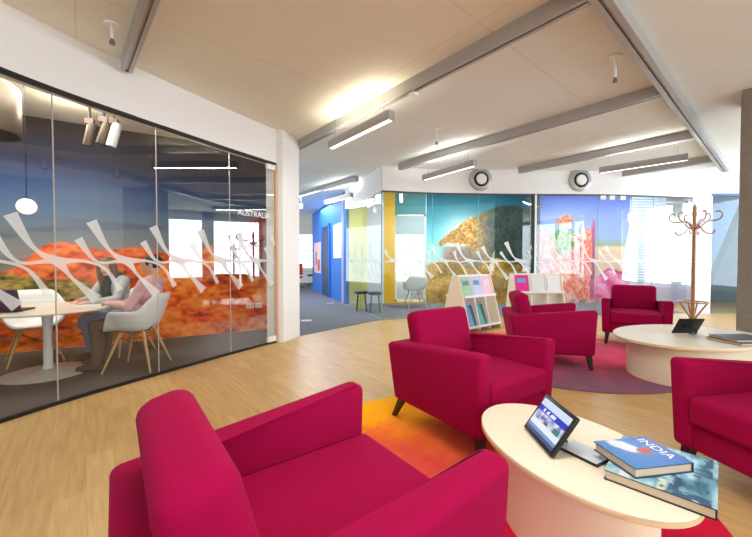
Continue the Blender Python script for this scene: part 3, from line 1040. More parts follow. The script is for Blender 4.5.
# ------------------------------------------------------------------ armchairs
def make_armchair(loc, rz, label):
    r = empty('armchair', loc, rz, label, 'armchair', 'crimson armchairs')
    # upholstered U-shaped shell
    t = new()
    U = [(-0.395, 0.41), (-0.395, -0.425), (0.395, -0.425), (0.395, 0.41), (0.29, 0.41), (0.29, -0.31), (-0.29, -0.31), (-0.29, 0.41)]
    a, b = prism(t, U, 0.155, 0.62)
    for v in a:
        v.co.x *= 0.965
        v.co.y = v.co.y * 0.93 + 0.012
    for v in b:
        y = v.co.y
        v.co.z = 0.603 + 0.042 * y / 0.41
        v.co.y = y - (0.03 if y < 0 else -0.005)
    bmesh.ops.bevel(t, geom=t.edges[:], offset=0.032, segments=4, profile=0.5, affect='EDGES', clamp_overlap=True)
    fin('shell', t, M['fabric'], r, smooth=50)
    bm = new(); rbox(bm, -0.288, 0.288, -0.31, 0.375, 0.157, 0.30, 0.012, 2); fin('seat_base', bm, M['fabric'], r, smooth=50)
    t = new(); box(t, -0.288, 0.288, -0.29, 0.41, 0.302, 0.452)
    bmesh.ops.subdivide_edges(t, edges=t.edges[:], cuts=4, use_grid_fill=True)
    for v in t.verts:
        if v.co.z > 0.45:
            v.co.z += 0.012 * (1 - (v.co.x / 0.288) ** 2) * (1 - ((v.co.y - 0.07) / 0.32) ** 2)
    bm_e = [e for e in t.edges if e.is_boundary or (len(e.link_faces) == 2 and e.calc_face_angle(0) > 0.9)]
    bmesh.ops.bevel(t, geom=bm_e, offset=0.04, segments=4, profile=0.5, affect='EDGES', clamp_overlap=True)
    fin('seat_cushion', t, M['fabric'], r, smooth=50)
    # leaning back cushion
    t = new(); box(t, -0.275, 0.275, -0.075, 0.075, 0.0, 0.372)
    bmesh.ops.bevel(t, geom=t.edges[:], offset=0.05, segments=5, profile=0.5, affect='EDGES')
    tf = Matrix.Translation((0, -0.235, 0.43)) @ Matrix.Rotation(math.radians(14.5), 4, 'X')
    bm = new(); merge(bm, t, tf); fin('back_cushion', bm, M['fabric'], r, smooth=50)
    for sx in (-1, 1):
        for sy in (-1, 1):
            bm = new()
            tx, ty = sx * 0.315, 0.345 if sy > 0 else -0.34
            bx, by = sx * 0.335, 0.37 if sy > 0 else -0.43
            v0 = [bm.verts.new((tx + i * 0.028, ty + j * 0.028, 0.17)) for i, j in ((-1, -1), (1, -1), (1, 1), (-1, 1))]
            v1 = [bm.verts.new((bx + i * 0.017, by + j * 0.017, 0.0)) for i, j in ((-1, -1), (1, -1), (1, 1), (-1, 1))]
            bm.faces.new(v0); bm.faces.new(v1[::-1])
            for k in range(4):
                bm.faces.new((v0[k], v0[(k + 1) % 4], v1[(k + 1) % 4], v1[k]))
            bmesh.ops.bevel(bm, geom=bm.edges[:], offset=0.004, segments=1, affect='EDGES')
            fin('leg', bm, M['leg'], r)
    return r


RZ = 0.013
ch = make_armchair((-0.20, 0.985, RZ), face_dir(0.80, 0.60), 'crimson armchair closest to the camera, seen from behind its tilted back')
dup(ch, (0.66, 2.46, RZ), face_dir(0.57, -0.82), 'crimson armchair on the orange rug, directly behind the cream table with the lit tablet')
dup(ch, (2.0, 4.10, RZ), face_dir(0.975, -0.22), 'crimson armchair seen side-on between the brochure stands and the far oval table')
dup(ch, (3.72, 5.03, RZ), face_dir(-0.55, -0.83), 'crimson armchair farthest back, facing the camera beside the coat stand')
dup(ch, (2.13, 1.66, 0), face_dir(-0.98, -0.18), 'crimson armchair cut off by the right edge, beside the picture books')


# ------------------------------------------------------------------ oval tables
def oval_table(c, ang, a, b, h, pa, pb, label, z0=0.0):
    r = empty('coffee_table', (c[0], c[1], z0), ang, label, 'coffee table', 'oval coffee tables')
    h -= z0
    bm = new()
    pr_ = [(a - 0.004, h - 0.028), (a, h - 0.024), (a, h - 0.004), (a - 0.004, h)]
    lathe(bm, [(x / a, z) for x, z in pr_], 96, sx=a, sy=b)
    for f in bm.faces:
        f.material_index = 1 if abs(f.calc_center_median().z - (h - 0.014)) < 0.008 else 0
    fin('tabletop', bm, [M['cream'], M['creamedge']], r, smooth=40)
    bm = new(); lathe(bm, [(1, 0.0), (1, h - 0.028)], 72, sx=pa, sy=pb); fin('plinth', bm, M['plinth'], r, smooth=40)
    return r


oval_table((0.82, 1.465), math.atan2(-0.945, 0.3265), 0.447, 0.30, 0.40, 0.33, 0.22, 'cream oval coffee table closest to the camera, with tablet and picture books on it', RZ)
oval_table((3.195, 3.577), math.atan2(-0.3575, -0.934), 0.775, 0.55, 0.42, 0.60, 0.46, 'cream oval coffee table by the concrete column, with a black tablet seen from behind', RZ)


# ------------------------------------------------------------------ tablets
def tablet(loc, rz, label, lit, ring=True, lean=34):
    r = empty('tablet', loc, rz, label, 'tablet')
    # local: screen faces -Y, lower edge along X, leans back towards +Y
    tf = Matrix.Rotation(math.radians(-lean), 4, 'X')
    t = new(); rbox(t, -0.128, 0.128, -0.0, 0.016, 0.0, 0.188, 0.006, 2); bm = new(); merge(bm, t, tf); fin('case', bm, M['black'], r, smooth=40)
    scr_nx, scr_nz = 90, 66
    if lit:
        us, vs = np.meshgrid(np.linspace(0, 1, scr_nx), np.linspace(0, 1, scr_nz))
        n = fbm(us * 14, vs * 10, 91)
        img = np.zeros(us.shape + (3,)) + C(206, 222, 240)
        img = lay(img, (vs > 0.62) * (vs < 0.80), C(28, 50, 190))
        img = lay(img, (vs > 0.66) * (vs < 0.75) * (us > 0.18) * (us < 0.62) * (n > 0.45), C(238, 240, 255))
        img = lay(img, (vs > 0.38) * (vs < 0.62), ramp(n, [(0.2, C(40, 50, 110)), (0.5, C(150, 160, 210)), (0.8, C(240, 236, 236))]))
        img = lay(img, (vs > 0.36) * (vs < 0.52) * (us > 0.72) * (us < 0.93), C(60, 130, 120))
        img = lay(img, (vs < 0.36) * (vs > 0.2), C(230, 238, 248))
        img = lay(img, (vs < 0.2) * (vs > 0.1), C(120, 150, 196))
        img = lay(img, (vs < 0.1), C(60, 84, 130))
        co = [(-0.113 + 0.226 * u, -0.0008, 0.017 + 0.154 * v) for u, v in zip(us.ravel(), vs.ravel())]
        idx = np.arange(scr_nx * scr_nz).reshape(scr_nz, scr_nx)
        q = np.stack([idx[:-1, :-1], idx[:-1, 1:], idx[1:, 1:], idx[1:, :-1]], -1).reshape(-1, 4)
        me = bpy.data.meshes.new('screen')
        me.from_pydata(co, [], q.tolist())
        at = me.color_attributes.new('print', 'FLOAT_COLOR', 'POINT')
        at.data.foreach_set('color', np.concatenate([img, np.ones(img.shape[:2] + (1,))], -1).astype(np.float32).ravel())
        me.transform(tf)
        m = bpy.data.materials.new('lit_screen')
        m.use_nodes = True
        nt = m.node_tree
        b = nt.nodes['Principled BSDF']
        b.inputs['Base Color'].default_value = (0.02, 0.02, 0.02, 1)
        b.inputs['Roughness'].default_value = 0.15
        a_ = nt.nodes.new('ShaderNodeVertexColor'); a_.layer_name = 'print'
        nt.links.new(a_.outputs[0], b.inputs['Emission Color'])
        b.inputs['Emission Strength'].default_value = 0.85
        link('screen', me, m, r)
    else:
        bm = new(); box(bm, -0.113, 0.113, -0.001, 0.002, 0.017, 0.171); bm.transform(tf); fin('screen', bm, mat('dark_screen', srgb(20, 22, 26), 0.15), r)
    # loop stand on the back
    bm = new()
    yb, zb = 0.016 * math.cos(math.radians(lean)) + 0.075 * math.sin(math.radians(lean)), 0.075 * math.cos(math.radians(lean))
    pts = [(0.055 * math.cos(x), yb + 0.035 + 0.03 * math.sin(x), 0.006 + max(0.0, zb * 0.5 - zb * 0.5 * math.sin(x))) for x in np.linspace(0, 2 * PI, 28, endpoint=False)]
    tube(bm, pts, 0.006, 8, closed=True)
    fin('loop_stand', bm, M['black'], r, smooth=40)
    return r


tb = tablet((0.683, 1.48, 0.4105), face_dir(1, 0.0), 'black cased tablet with a lit screen on the nearest coffee table', True)
tb2 = tablet((3.20, 3.63, 0.4315), face_dir(0, -1), 'black tablet seen from behind on the far coffee table', False, lean=30)
bm = new(); lathe(bm, [(0.055, 0.0), (0.055, 0.01), (0.045, 0.014)], 28)
bm.transform(Matrix.Translation((0, 0.060, 0.085)) @ Matrix.Rotation(math.radians(-30), 4, 'X') @ Matrix.Translation((0, 0, 0)) @ Matrix.Rotation(math.radians(-90), 4, 'X'))
fin('round_mount', bm, M['darkmetal'], tb2, smooth=40)


# ------------------------------------------------------------------ books
def book(loc, rz, w, l, th, cover, label, group='books on the coffee tables', name='book', face=None, nx=60, ny=60):
    """w along local X (spine at -X side), l along Y"""
    r = empty(name, loc, rz, label, 'book', group)
    bm = new(); box(bm, -w / 2, w / 2, -l / 2, l / 2, 0, 0.003); box(bm, -w / 2, w / 2, -l / 2, l / 2, th - 0.003, th); box(bm, w / 2 - 0.003, w / 2, -l / 2, l / 2, 0.003, th - 0.003)
    fin('cover', bm, cover, r)
    bm = new(); box(bm, -w / 2 + 0.005, w / 2 - 0.004, -l / 2 + 0.005, l / 2 - 0.005, 0.003, th - 0.003); fin('pages', bm, M['pages'], r)
    if face:
        us, vs = np.meshgrid(np.linspace(0, 1, nx), np.linspace(0, 1, ny))
        img = face(us, vs)
        co = [(-w / 2 + w * u, -l / 2 + l * v, th + 0.0004) for u, v in zip(us.ravel(), vs.ravel())]
        idx = np.arange(nx * ny).reshape(ny, nx)
        q = np.stack([idx[:-1, :-1], idx[:-1, 1:], idx[1:, 1:], idx[1:, :-1]], -1).reshape(-1, 4)
        me = bpy.data.meshes.new('cover_picture')
        me.from_pydata(co, [], q.tolist())
        at = me.color_attributes.new('print', 'FLOAT_COLOR', 'POINT')
        at.data.foreach_set('color', np.concatenate([img, np.ones(img.shape[:2] + (1,))], -1).astype(np.float32).ravel())
        link('cover_picture', me, paint_mat('glossy_print', 0.2), r)
    return r


def face_big(u, v):
    n = fbm(u * 4, v * 9, 101); n2 = fbm(u * 12, v * 12, 103)
    img = ramp(n, [(0.25, C(60, 100, 120)), (0.5, C(104, 158, 180)), (0.75, C(170, 208, 220))])
    img = lay(img, sm(0.08, 0.04, np.abs(v - 0.80)) * 0.75, C(226, 240, 240))
    img = lay(img, sm(0.05, 0.03, np.abs(v - 0.46)) * (n2 > 0.42) * 0.8, C(214, 220, 206))
    img = lay(img, sm(0.02, 0.008, np.abs(u - 0.55 - 0.03 * np.sin(v * 6))) * 0.7, C(40, 70, 90))
    img = lay(img, (v < 0.4) * (v > 0.05) * sm(0.5, 0.62, n2), C(52, 86, 120))
    return img


def face_india(u, v):
    n = fbm(u * 3, v * 5, 111); n2 = fbm(u * 9, v * 9, 113)
    img = ramp(n * 0.6 + 0.5 * u, [(0.2, C(52, 120, 186)), (0.6, C(60, 118, 196)), (1.0, C(72, 104, 182))])
    r = np.sqrt(((u - 0.42 + 0.35 * (v - 0.6)) / 0.16) ** 2 + ((v - 0.74) / 0.30) ** 2)
    img = lay(img, sm(1.15, 0.75, r + 0.4 * (n2 - 0.5)), C(206, 214, 226))
    r2 = np.sqrt(((u - 0.56) / 0.12) ** 2 + ((v - 0.50) / 0.13) ** 2)
    img = lay(img, sm(1.1, 0.8, r2), C(150, 90, 80))
    img = lay(img, sm(1.0, 0.7, np.sqrt(((u - 0.60) / 0.07) ** 2 + ((v - 0.52) / 0.10) ** 2)), C(206, 60, 66))
    return img


navy = mat('dark_cover', srgb(26, 32, 46), 0.35)
# local X runs from the near-left side to the far-right side, Y from the near-right end to the far-left end
bk = book((1.04, 1.255, 0.401), math.atan2(0.71, 0.70), 0.352, 0.29, 0.034, navy, 'large blue picture book lying under a smaller one on the nearest coffee table', face=face_big)
bk2 = book((0.985, 1.285, 0.4368), math.atan2(0.16, 0.98), 0.235, 0.185, 0.034, mat('blue_cover', srgb(40, 60, 104), 0.3), 'blue picture book with white INDIA title, on top of the larger book', face=face_india)
text('title_lettering', 'INDIA', 0.052, M['whitepl'], bk2, Matrix(((0, -1, 0, 0.0), (1, 0, 0, 0), (0, 0, 1, 0), (0, 0, 0, 1))) if False else
     Matrix.Translation((0.058, 0.080, 0.0350)) @ Matrix.Rotation(-PI / 2, 4, 'Z'), 0.0003)
bm = new(); box(bm, -0.055, 0.055, -0.075, 0.075, 0, 0.009)
r = empty('notebook', (0.842, 1.395, 0.401), math.radians(30), 'slim grey notebook between the lit tablet and the picture books', 'notebook')
fin('cover', bm, mat('pale_blue_grey_cover', srgb(206, 216, 226), 0.3), r)
bm = new(); box(bm, -0.057, 0.057, -0.079, -0.0752, 0, 0.011); box(bm, -0.057, -0.0552, -0.079, 0.077, 0, 0.011); fin('dark_edge', bm, M['black'], r)

g1 = mat('grey_cover', srgb(92, 98, 108), 0.4); g2 = mat('dark_grey_cover', srgb(58, 62, 70), 0.4)
book((3.42, 3.26, 0.421), math.radians(8), 0.40, 0.30, 0.022, g2, 'lower grey book lying at the edge of the far coffee table by the column')
book((3.43, 3.27, 0.444), math.radians(2), 0.37, 0.27, 0.020, g1, 'upper grey book lying on another book on the far coffee table')

# ------------------------------------------------------------------ coat stand
r = empty('coat_stand', (5.31, 5.85, 0), 0.2, 'brown bentwood coat stand with curled hooks beside the lavender wall', 'coat stand')
bm = new(); lathe(bm, [(0.024, 0.04), (0.026, 0.5), (0.024, 1.9), (0.03, 1.93), (0.034, 1.97), (0.022, 2.02), (0.03, 2.05), (0.012, 2.10), (0.003, 2.12)], 18); fin('pole', bm, M['bent'], r, smooth=60)
for k in range(6):
    a = k * PI / 3
    pts = [(0.026, 1.70), (0.07, 1.73), (0.16, 1.83), (0.25, 1.83), (0.31, 1.86), (0.33, 1.93), (0.29, 1.98), (0.25, 1.96)]
    cv = [(p[0] * math.cos(a), p[0] * math.sin(a), p[1]) for p in spline(pts, 5)]
    bm = new(); tube(bm, cv, 0.010, 8); fin('hook', bm, M['bent'], r, smooth=60)
for k in range(4):
    a = k * PI / 2 + 0.4
    pts = [(0.026, 1.79), (0.07, 1.74), (0.12, 1.66), (0.19, 1.615), (0.24, 1.64), (0.25, 1.68)]
    cv = [(p[0] * math.cos(a), p[0] * math.sin(a), p[1]) for p in spline(pts, 5)]
    bm = new(); tube(bm, cv, 0.0095, 8); fin('lower_hook', bm, M['bent'], r, smooth=60)
bm = new(); tube(bm, [(0.2 * math.cos(x), 0.2 * math.sin(x), 0.485) for x in np.linspace(0, 2 * PI, 40, endpoint=False)], 0.011, 8, closed=True); fin('umbrella_ring', bm, M['bent'], r, smooth=60)
for k in range(4):
    a = k * PI / 2 + 0.3
    pts = [(0.19, 0.485), (0.15, 0.42), (0.08, 0.30), (0.04, 0.22), (0.05, 0.14), (0.15, 0.07), (0.27, 0.013)]
    cv = [(p[0] * math.cos(a), p[0] * math.sin(a), p[1]) for p in spline(pts, 5)]
    bm = new(); tube(bm, cv, 0.013, 8); fin('leg', bm, M['bent'], r, smooth=60)


# ------------------------------------------------------------------ brochure stands
def rack(loc, u, width, cols, label):
    r = empty('brochure_stand', loc, math.atan2(u[1], u[0]), label, 'brochure stand', 'white A-frame brochure stands')
    D, Hh = 0.60, 0.93
    prof = [(0, 0.0), (D, 0.0), (D, 0.08), (0.37, Hh), (0.23, Hh), (0, 0.08)]
    for k, x in enumerate((0.0, width - 0.02)):
        bm = new(); prism(bm, prof, x, x + 0.02, 'x'); fin('end_panel', bm, M['rackend'], r)
    inset = [(0.012, 0.02), (D - 0.012, 0.02), (D - 0.012, 0.08), (0.365, Hh - 0.01), (0.235, Hh - 0.01), (0.012, 0.08)]
    for k in range(1, cols):
        x = 0.02 + (width - 0.04) * k / cols
        bm = new(); prism(bm, inset, x - 0.008, x + 0.008, 'x'); fin('divider', bm, M['rack'], r)
    bm = new(); box(bm, 0.02, width - 0.02, D / 2 - 0.008, D / 2 + 0.008, 0.02, Hh - 0.01); fin('centre_board', bm, M['rack'], r)
    bm = new(); box(bm, 0.02, width - 0.02, 0.23, 0.37, Hh - 0.012, Hh); fin('top_board', bm, M['rack'], r)

    def yf(z):
        return 0.23 * (z - 0.08) / (Hh - 0.08)
    for side in (0, 1):
        def Y(y):
            return y if side == 0 else D - y
        for z in (0.07, 0.56):
            bm = new(); y0, y1 = sorted((Y(yf(z) - 0.035 if z > 0.1 else 0.0), Y(D / 2 - 0.008)))
            box(bm, 0.02, width - 0.02, y0, y1, z, z + 0.016); fin('shelf', bm, M['rack'], r)
            bm = new(); e = Y(yf(z) - 0.035 if z > 0.1 else -0.004); y0, y1 = sorted((e, Y((yf(z) - 0.035 if z > 0.1 else -0.004) + 0.008)))
            box(bm, 0.02, width - 0.02, y0, y1, z + 0.016, z + 0.04); fin('shelf_lip', bm, M['rack'], r)
        # slanted upper boards
        bm = new()
        pts = [(Y(yf(0.576) + 0.03), 0.577), (Y(yf(0.576) + 0.045), 0.577), (Y(0.262), Hh - 0.013), (Y(0.247), Hh - 0.013)]
        prism(bm, pts, 0.021, width - 0.021, 'x'); fin('slanted_board', bm, M['rack'], r)
    return r


def brochure(rk, width, cols, col, level, m, label, w=0.245, h=0.335, block=None, tilt=None, dx=0.0):
    """a leaflet resting in one pocket of a stand"""
    D, Hh = 0.60, 0.93
    cw = (width - 0.04) / cols
    xc = 0.02 + cw * (col + 0.5) + dx
    if level == 1:
        z0 = 0.578; y0 = 0.23 * (0.576 - 0.08) / 0.85 + 0.014
        ang = math.atan2((0.262 - 0.23 * (0.576 - 0.08) / 0.85 - 0.045), (Hh - 0.59))
    else:
        z0 = 0.088; y0 = 0.06; ang = math.radians(20)
    base = Matrix.Translation(rk.location) @ Matrix.Rotation(rk.rotation_euler.z, 4, 'Z') @ Matrix.Translation((xc, y0, z0)) @ Matrix.Rotation(-ang, 4, 'X')
    if tilt:
        base = base @ Matrix.Rotation(math.radians(tilt), 4, 'Z')
    o = empty('brochure', (0, 0, 0), 0, label, 'brochure', 'brochures in the stands')
    o.matrix_world = base
    bm = new(); box(bm, -w / 2, w / 2, -0.0, 0.006, 0, h); fin('pages', bm, m, o)
    if block:
        bm = new(); box(bm, -w * 0.36, w * 0.30, -0.0012, -0.0002, h * 0.56, h * 0.80); fin('cover_photo', bm, block, o)
    return o


u1 = np.array((0.79, 0.61)); u1 /= np.linalg.norm(u1)
rkA = rack((1.50, 5.60, 0), u1, 0.90, 3, 'white brochure stand with cream end panel, behind the second armchair')
rkB = rack((2.62, 6.50, 0), (1, 0.0), 0.95, 3, 'white brochure stand holding a magenta brochure, behind the side-on armchair')
bpic = mat('cover_photo_dark', srgb(70, 100, 130), 0.4)
brochure(rkA, 0.90, 3, 0, 1, mat('green_print', srgb(136, 178, 128), 0.4), 'green brochure in the upper left pocket of the nearer stand', block=bpic)
brochure(rkA, 0.90, 3, 1, 1, mat('lavender_print', srgb(168, 180, 222), 0.4), 'lavender brochure between green and pink ones on the nearer stand', block=bpic)
brochure(rkA, 0.90, 3, 2, 1, mat('pink_print', srgb(244, 168, 182), 0.4), 'pale pink brochure in the upper right pocket of the nearer stand', block=mat('pale_photo', srgb(196, 206, 226), 0.4))
brochure(rkA, 0.90, 3, 0, 0, mat('blue_print', srgb(40, 110, 150), 0.4), 'dark blue brochure in the lower left pocket of the nearer stand', h=0.36)
brochure(rkA, 0.90, 3, 1, 0, mat('teal_print', srgb(20, 130, 110), 0.4), 'teal green brochure in the lower middle pocket of the nearer stand', h=0.36)
brochure(rkB, 0.95, 3, 0, 1, mat('magenta_print', srgb(226, 30, 150), 0.4), 'magenta brochure with a blue picture on the farther stand', w=0.25, h=0.33, block=mat('blue_photo', srgb(80, 170, 210), 0.4))
brochure(rkB, 0.95, 3, 1, 1, mat('pale_print', srgb(222, 230, 226), 0.4), 'pale blank brochure in the middle of the farther stand', w=0.24, h=0.36)
brochure(rkB, 0.95, 3, 2, 1, mat('paler_print', srgb(232, 232, 238), 0.4), 'pale blank brochure at the right end of the farther stand', w=0.24, h=0.30)

# ------------------------------------------------------------------ ceiling fittings
tdir = np.array((0.645, -0.764)); tdir /= np.linalg.norm(tdir)
pdir = np.array((0.764, 0.645)); pdir /= np.linalg.norm(pdir)


def track(a, b, label, m=None, w=0.085, z0=2.92):
    a, b = np.array(a), np.array(b)
    L = np.linalg.norm(b - a); an = math.atan2(b[1] - a[1], b[0] - a[0])
    r = empty('ceiling_track', (a[0], a[1], z0), an, label, 'ceiling track', 'grey ceiling tracks')
    h = CH - z0
    bm = new()
    box(bm, 0, L, -w / 2, -w / 2 + 0.006, 0.012, h); box(bm, 0, L, w / 2 - 0.006, w / 2, 0.012, h)
    box(bm, 0, L, -w / 2, -0.012, 0, 0.012); box(bm, 0, L, 0.012, w / 2, 0, 0.012); box(bm, 0, L, -0.012, 0.012, 0.02, 0.028)
    fin('channel', bm, m or M['metal'], r)
    for x in (-0.004, L):
        bm = new(); box(bm, x, x + 0.004, -w / 2, w / 2, 0, h); fin('end_cap', bm, M['metal2'], r)
    return r


main0 = np.array((1.47, 2.35))
track(main0 - pdir * 2.6, np.array((6.86, 6.92)), 'long grey ceiling track crossing the others, running to the lavender wall', w=0.11)
def crossing(a):
    """where a track through a meets the long one"""
    A = np.array([tdir, -pdir]).T
    k = np.linalg.solve(A, main0 - np.array(a))
    return np.array(a) + tdir * (k[0] - 0.065)
for a, lab in (((-1.21, 5.52), 'grey ceiling track from the white column over the first hanging lamp'),
               ((0.46, 6.77), 'grey ceiling track above the hanging lamp near the left wall vent'),
               ((2.86, 7.02), 'grey ceiling track over the right wall vent'),
               ((5.10, 7.28), 'shortest grey ceiling track near the coat stand')):
    track(a, crossing(a), lab)
track((-2.30, 3.27), np.array((-2.30, 3.27)) + np.array((0.67, -0.742)) * 2.4, 'grey ceiling track ending at the white wall over the left glass')
track((-2.22, 9.85), (-0.42, 7.75), 'grey ceiling track in the corridor by the blue wall')


def pendant(a, b, z, label, m_up='glowup', up=True):
    a, b = np.array(a), np.array(b)
    L = np.linalg.norm(b - a); an = math.atan2(b[1] - a[1], b[0] - a[0])
    r = empty('pendant_lamp', (a[0], a[1], z), an, label, 'pendant lamp', 'hanging strip lamps')
    w, h = 0.085, 0.10
    bm = new()
    box(bm, 0, L, -w / 2, -w / 2 + 0.008, 0, h); box(bm, 0, L, w / 2 - 0.008, w / 2, 0, h)
    box(bm, 0, 0.008, -w / 2, w / 2, 0, h); box(bm, L - 0.008, L, -w / 2, w / 2, 0, h); box(bm, 0, L, -w / 2, w / 2, 0.04, 0.05)
    fin('housing', bm, M['metal'], r)
    bm = new(); box(bm, 0.01, L - 0.01, -w / 2 + 0.009, w / 2 - 0.009, 0.008, 0.02); fin('diffuser', bm, M['glow'], r)
    if up:
        bm = new(); box(bm, 0.1, L - 0.1, -0.025, 0.025, 0.06, 0.075); fin('uplight_tube', bm, M[m_up], r)
    ld = bpy.data.lights.new('strip_light', 'AREA'); ld.shape = 'RECTANGLE'; ld.size = L - 0.05; ld.size_y = 0.07; ld.energy = 9; ld.color = (1.0, 0.95, 0.88)
    lo = bpy.data.objects.new('strip_light', ld); COL.objects.link(lo); lo.parent = r; lo.location = (L / 2, 0, -0.004)
    for x in (0.12, L - 0.12):
        bm = new(); tube(bm, [(x, 0, 0.05), (x, 0, CH - z)], 0.003, 6); fin('wire', bm, M['metal2'], r)
    return r


pendant((-0.60, 4.66), (0.16, 3.70), 2.65, 'grey strip lamp hanging over the crossing by the white column, brightest of them')
pendant((0.88, 6.48), (1.54, 5.50), 2.65, 'grey strip lamp hanging left of the left wall vent', 'glowupw')
pendant((3.78, 5.95), (4.58, 5.17), 2.65, 'grey strip lamp hanging right of the right wall vent', 'glowupw')
pendant((-1.30, 9.0), (-0.55, 8.0), 2.62, 'strip lamp hanging in front of the blue corridor wall', 'glowupw')

for k, (x, y, z, lab) in enumerate(((2.18, 3.23, 2.80, 'white sprinkler pipe hanging between two ceiling tracks'), (-2.08, 2.80, 2.88, 'white sprinkler pipe beside the left ceiling track'), (0.86, 5.0, 2.82, 'white sprinkler pipe between the first two hanging lamps'))):
    r = empty('sprinkler', (x, y, z), 0, lab, 'sprinkler', 'ceiling sprinklers')
    bm = new(); tube(bm, [(0, 0, 0.04), (0, 0, CH - z)], 0.013, 10); fin('pipe', bm, M['whitepl'], r, smooth=50)
    bm = new(); lathe(bm, [(0.05, CH - z - 0.012), (0.055, CH - z)], 20); fin('rose', bm, M['whitepl'], r, smooth=50)
    bm = new(); lathe(bm, [(0.006, 0.0), (0.02, 0.004), (0.02, 0.012), (0.014, 0.045)], 14); fin('head', bm, M['metal2'], r, smooth=50)
for x, y, z, lab in ((0.39, 3.66, 2.87, 'white round detector hanging under the first cross track'), (-0.9, 5.3, 3.005, 'flat white detector on the ceiling near the column')):
    r = empty('smoke_detector', (x, y, z), 0, lab, 'smoke detector', 'smoke detectors')
    bm = new(); lathe(bm, [(0.025, 0.0), (0.045, 0.008), (0.05, 0.028), (0.05, 0.033)], 24); fin('sensor_body', bm, M['whitepl'], r, smooth=50)
    if z < 2.95:
        bm = new(); tube(bm, [(0, 0, 0.033), (0, 0, 0.17)], 0.012, 8); fin('stem', bm, M['whitepl'], r, smooth=50)

# wall vents over the back glass
for x, lab in ((2.142, 'round grey wall vent above the tree mural room, left of the two'), (4.235, 'round grey wall vent above the pink mural room, right of the two')):
    p, t = at_len(GBs, arclen_of(GBs, (x, 7.3)))
    r = empty('wall_vent', (p[0] + t[1] * 0.03, p[1] - t[0] * 0.03, 2.845), math.atan2(t[1], t[0]), lab, 'vent', 'round wall vents')
    RX = Matrix.Rotation(math.radians(90), 4, 'X')
    for nm, prof, m in (('outer_ring', [(0.235, 0.0), (0.235, 0.03), (0.20, 0.055), (0.155, 0.06), (0.145, 0.02), (0.145, 0.0)], M['metal']),
                        ('dark_ring', [(0.145, 0.0), (0.145, 0.05), (0.13, 0.065), (0.112, 0.065), (0.11, 0.02)], M['black']),
                        ('centre_disc', [(0.108, 0.0), (0.108, 0.075), (0.095, 0.09), (0.03, 0.095)], M['whitepl'])):
        bm = new(); lathe(bm, prof, 40); bm.transform(RX); fin(nm, bm, m, r, smooth=40)

# corridor spotlight
r = empty('spotlight', (-2.05, 9.6, 2.62), 0, 'small grey spotlight under the corridor track', 'spotlight')
bm = new(); lathe(bm, [(0.03, 0.12), (0.05, 0.10), (0.055, 0.0)], 20); fin('lamp_head', bm, M['metal2'], r, smooth=50)
bm = new(); tube(bm, [(0, 0, 0.12), (0, 0, 0.31)], 0.012, 8); fin('stem', bm, M['metal2'], r)
bm = new(); lathe(bm, [(0.048, -0.002), (0.048, 0.002)], 20); fin('bulb_face', bm, emis('spot_glow', (1, 0.9, 0.75, 1), 6), r)

# ------------------------------------------------------------------ corridor things
def wall_sheet(name, along, w, z0, z1, m, label, cat):
    p = B0 + bdir * along
    o = empty(name, (p[0], p[1], z0), bang, label, cat)
    bm = new(); box(bm, 0, w, 0.002, 0.012, 0, z1 - z0); fin('sheet', bm, m, o)
    return o


o = wall_sheet('poster', 0.45, 0.95, 1.25, 2.25, mat('white_sheet', srgb(232, 236, 250), 0.5), 'white poster on the blue corridor wall, right of the dark door', 'poster')
o = wall_sheet('poster', 3.3, 1.25, 0.72, 1.85, mat('pink_sheet', srgb(246, 206, 214), 0.5), 'pinkish poster on the blue corridor wall, left of the dark door', 'poster')
bm = new(); box(bm, 0.15, 0.6, 0.0122, 0.014, 0.1, 0.5); box(bm, 0.7, 1.0, 0.0122, 0.014, 0.3, 0.8); fin('red_print', bm, mat('red_print', srgb(220, 70, 90), 0.5), o)
for x, y, lab in ((-1.36, 6.81, 'steel floor socket nearest the white column in the corridor carpet'), (-1.26, 9.6, 'steel floor socket in the corridor carpet near the blue wall')):
    o = empty('floor_socket', (x, y, 0.006), 0.2, lab, 'floor socket', 'corridor floor sockets')
    bm = new(); box(bm, -0.10, 0.10, -0.10, 0.10, 0, 0.004); fin('frame', bm, M['metal2'], o)
    bm = new(); box(bm, -0.085, 0.085, -0.085, 0.085, 0.004, 0.006); fin('lid', bm, M['metal'], o)

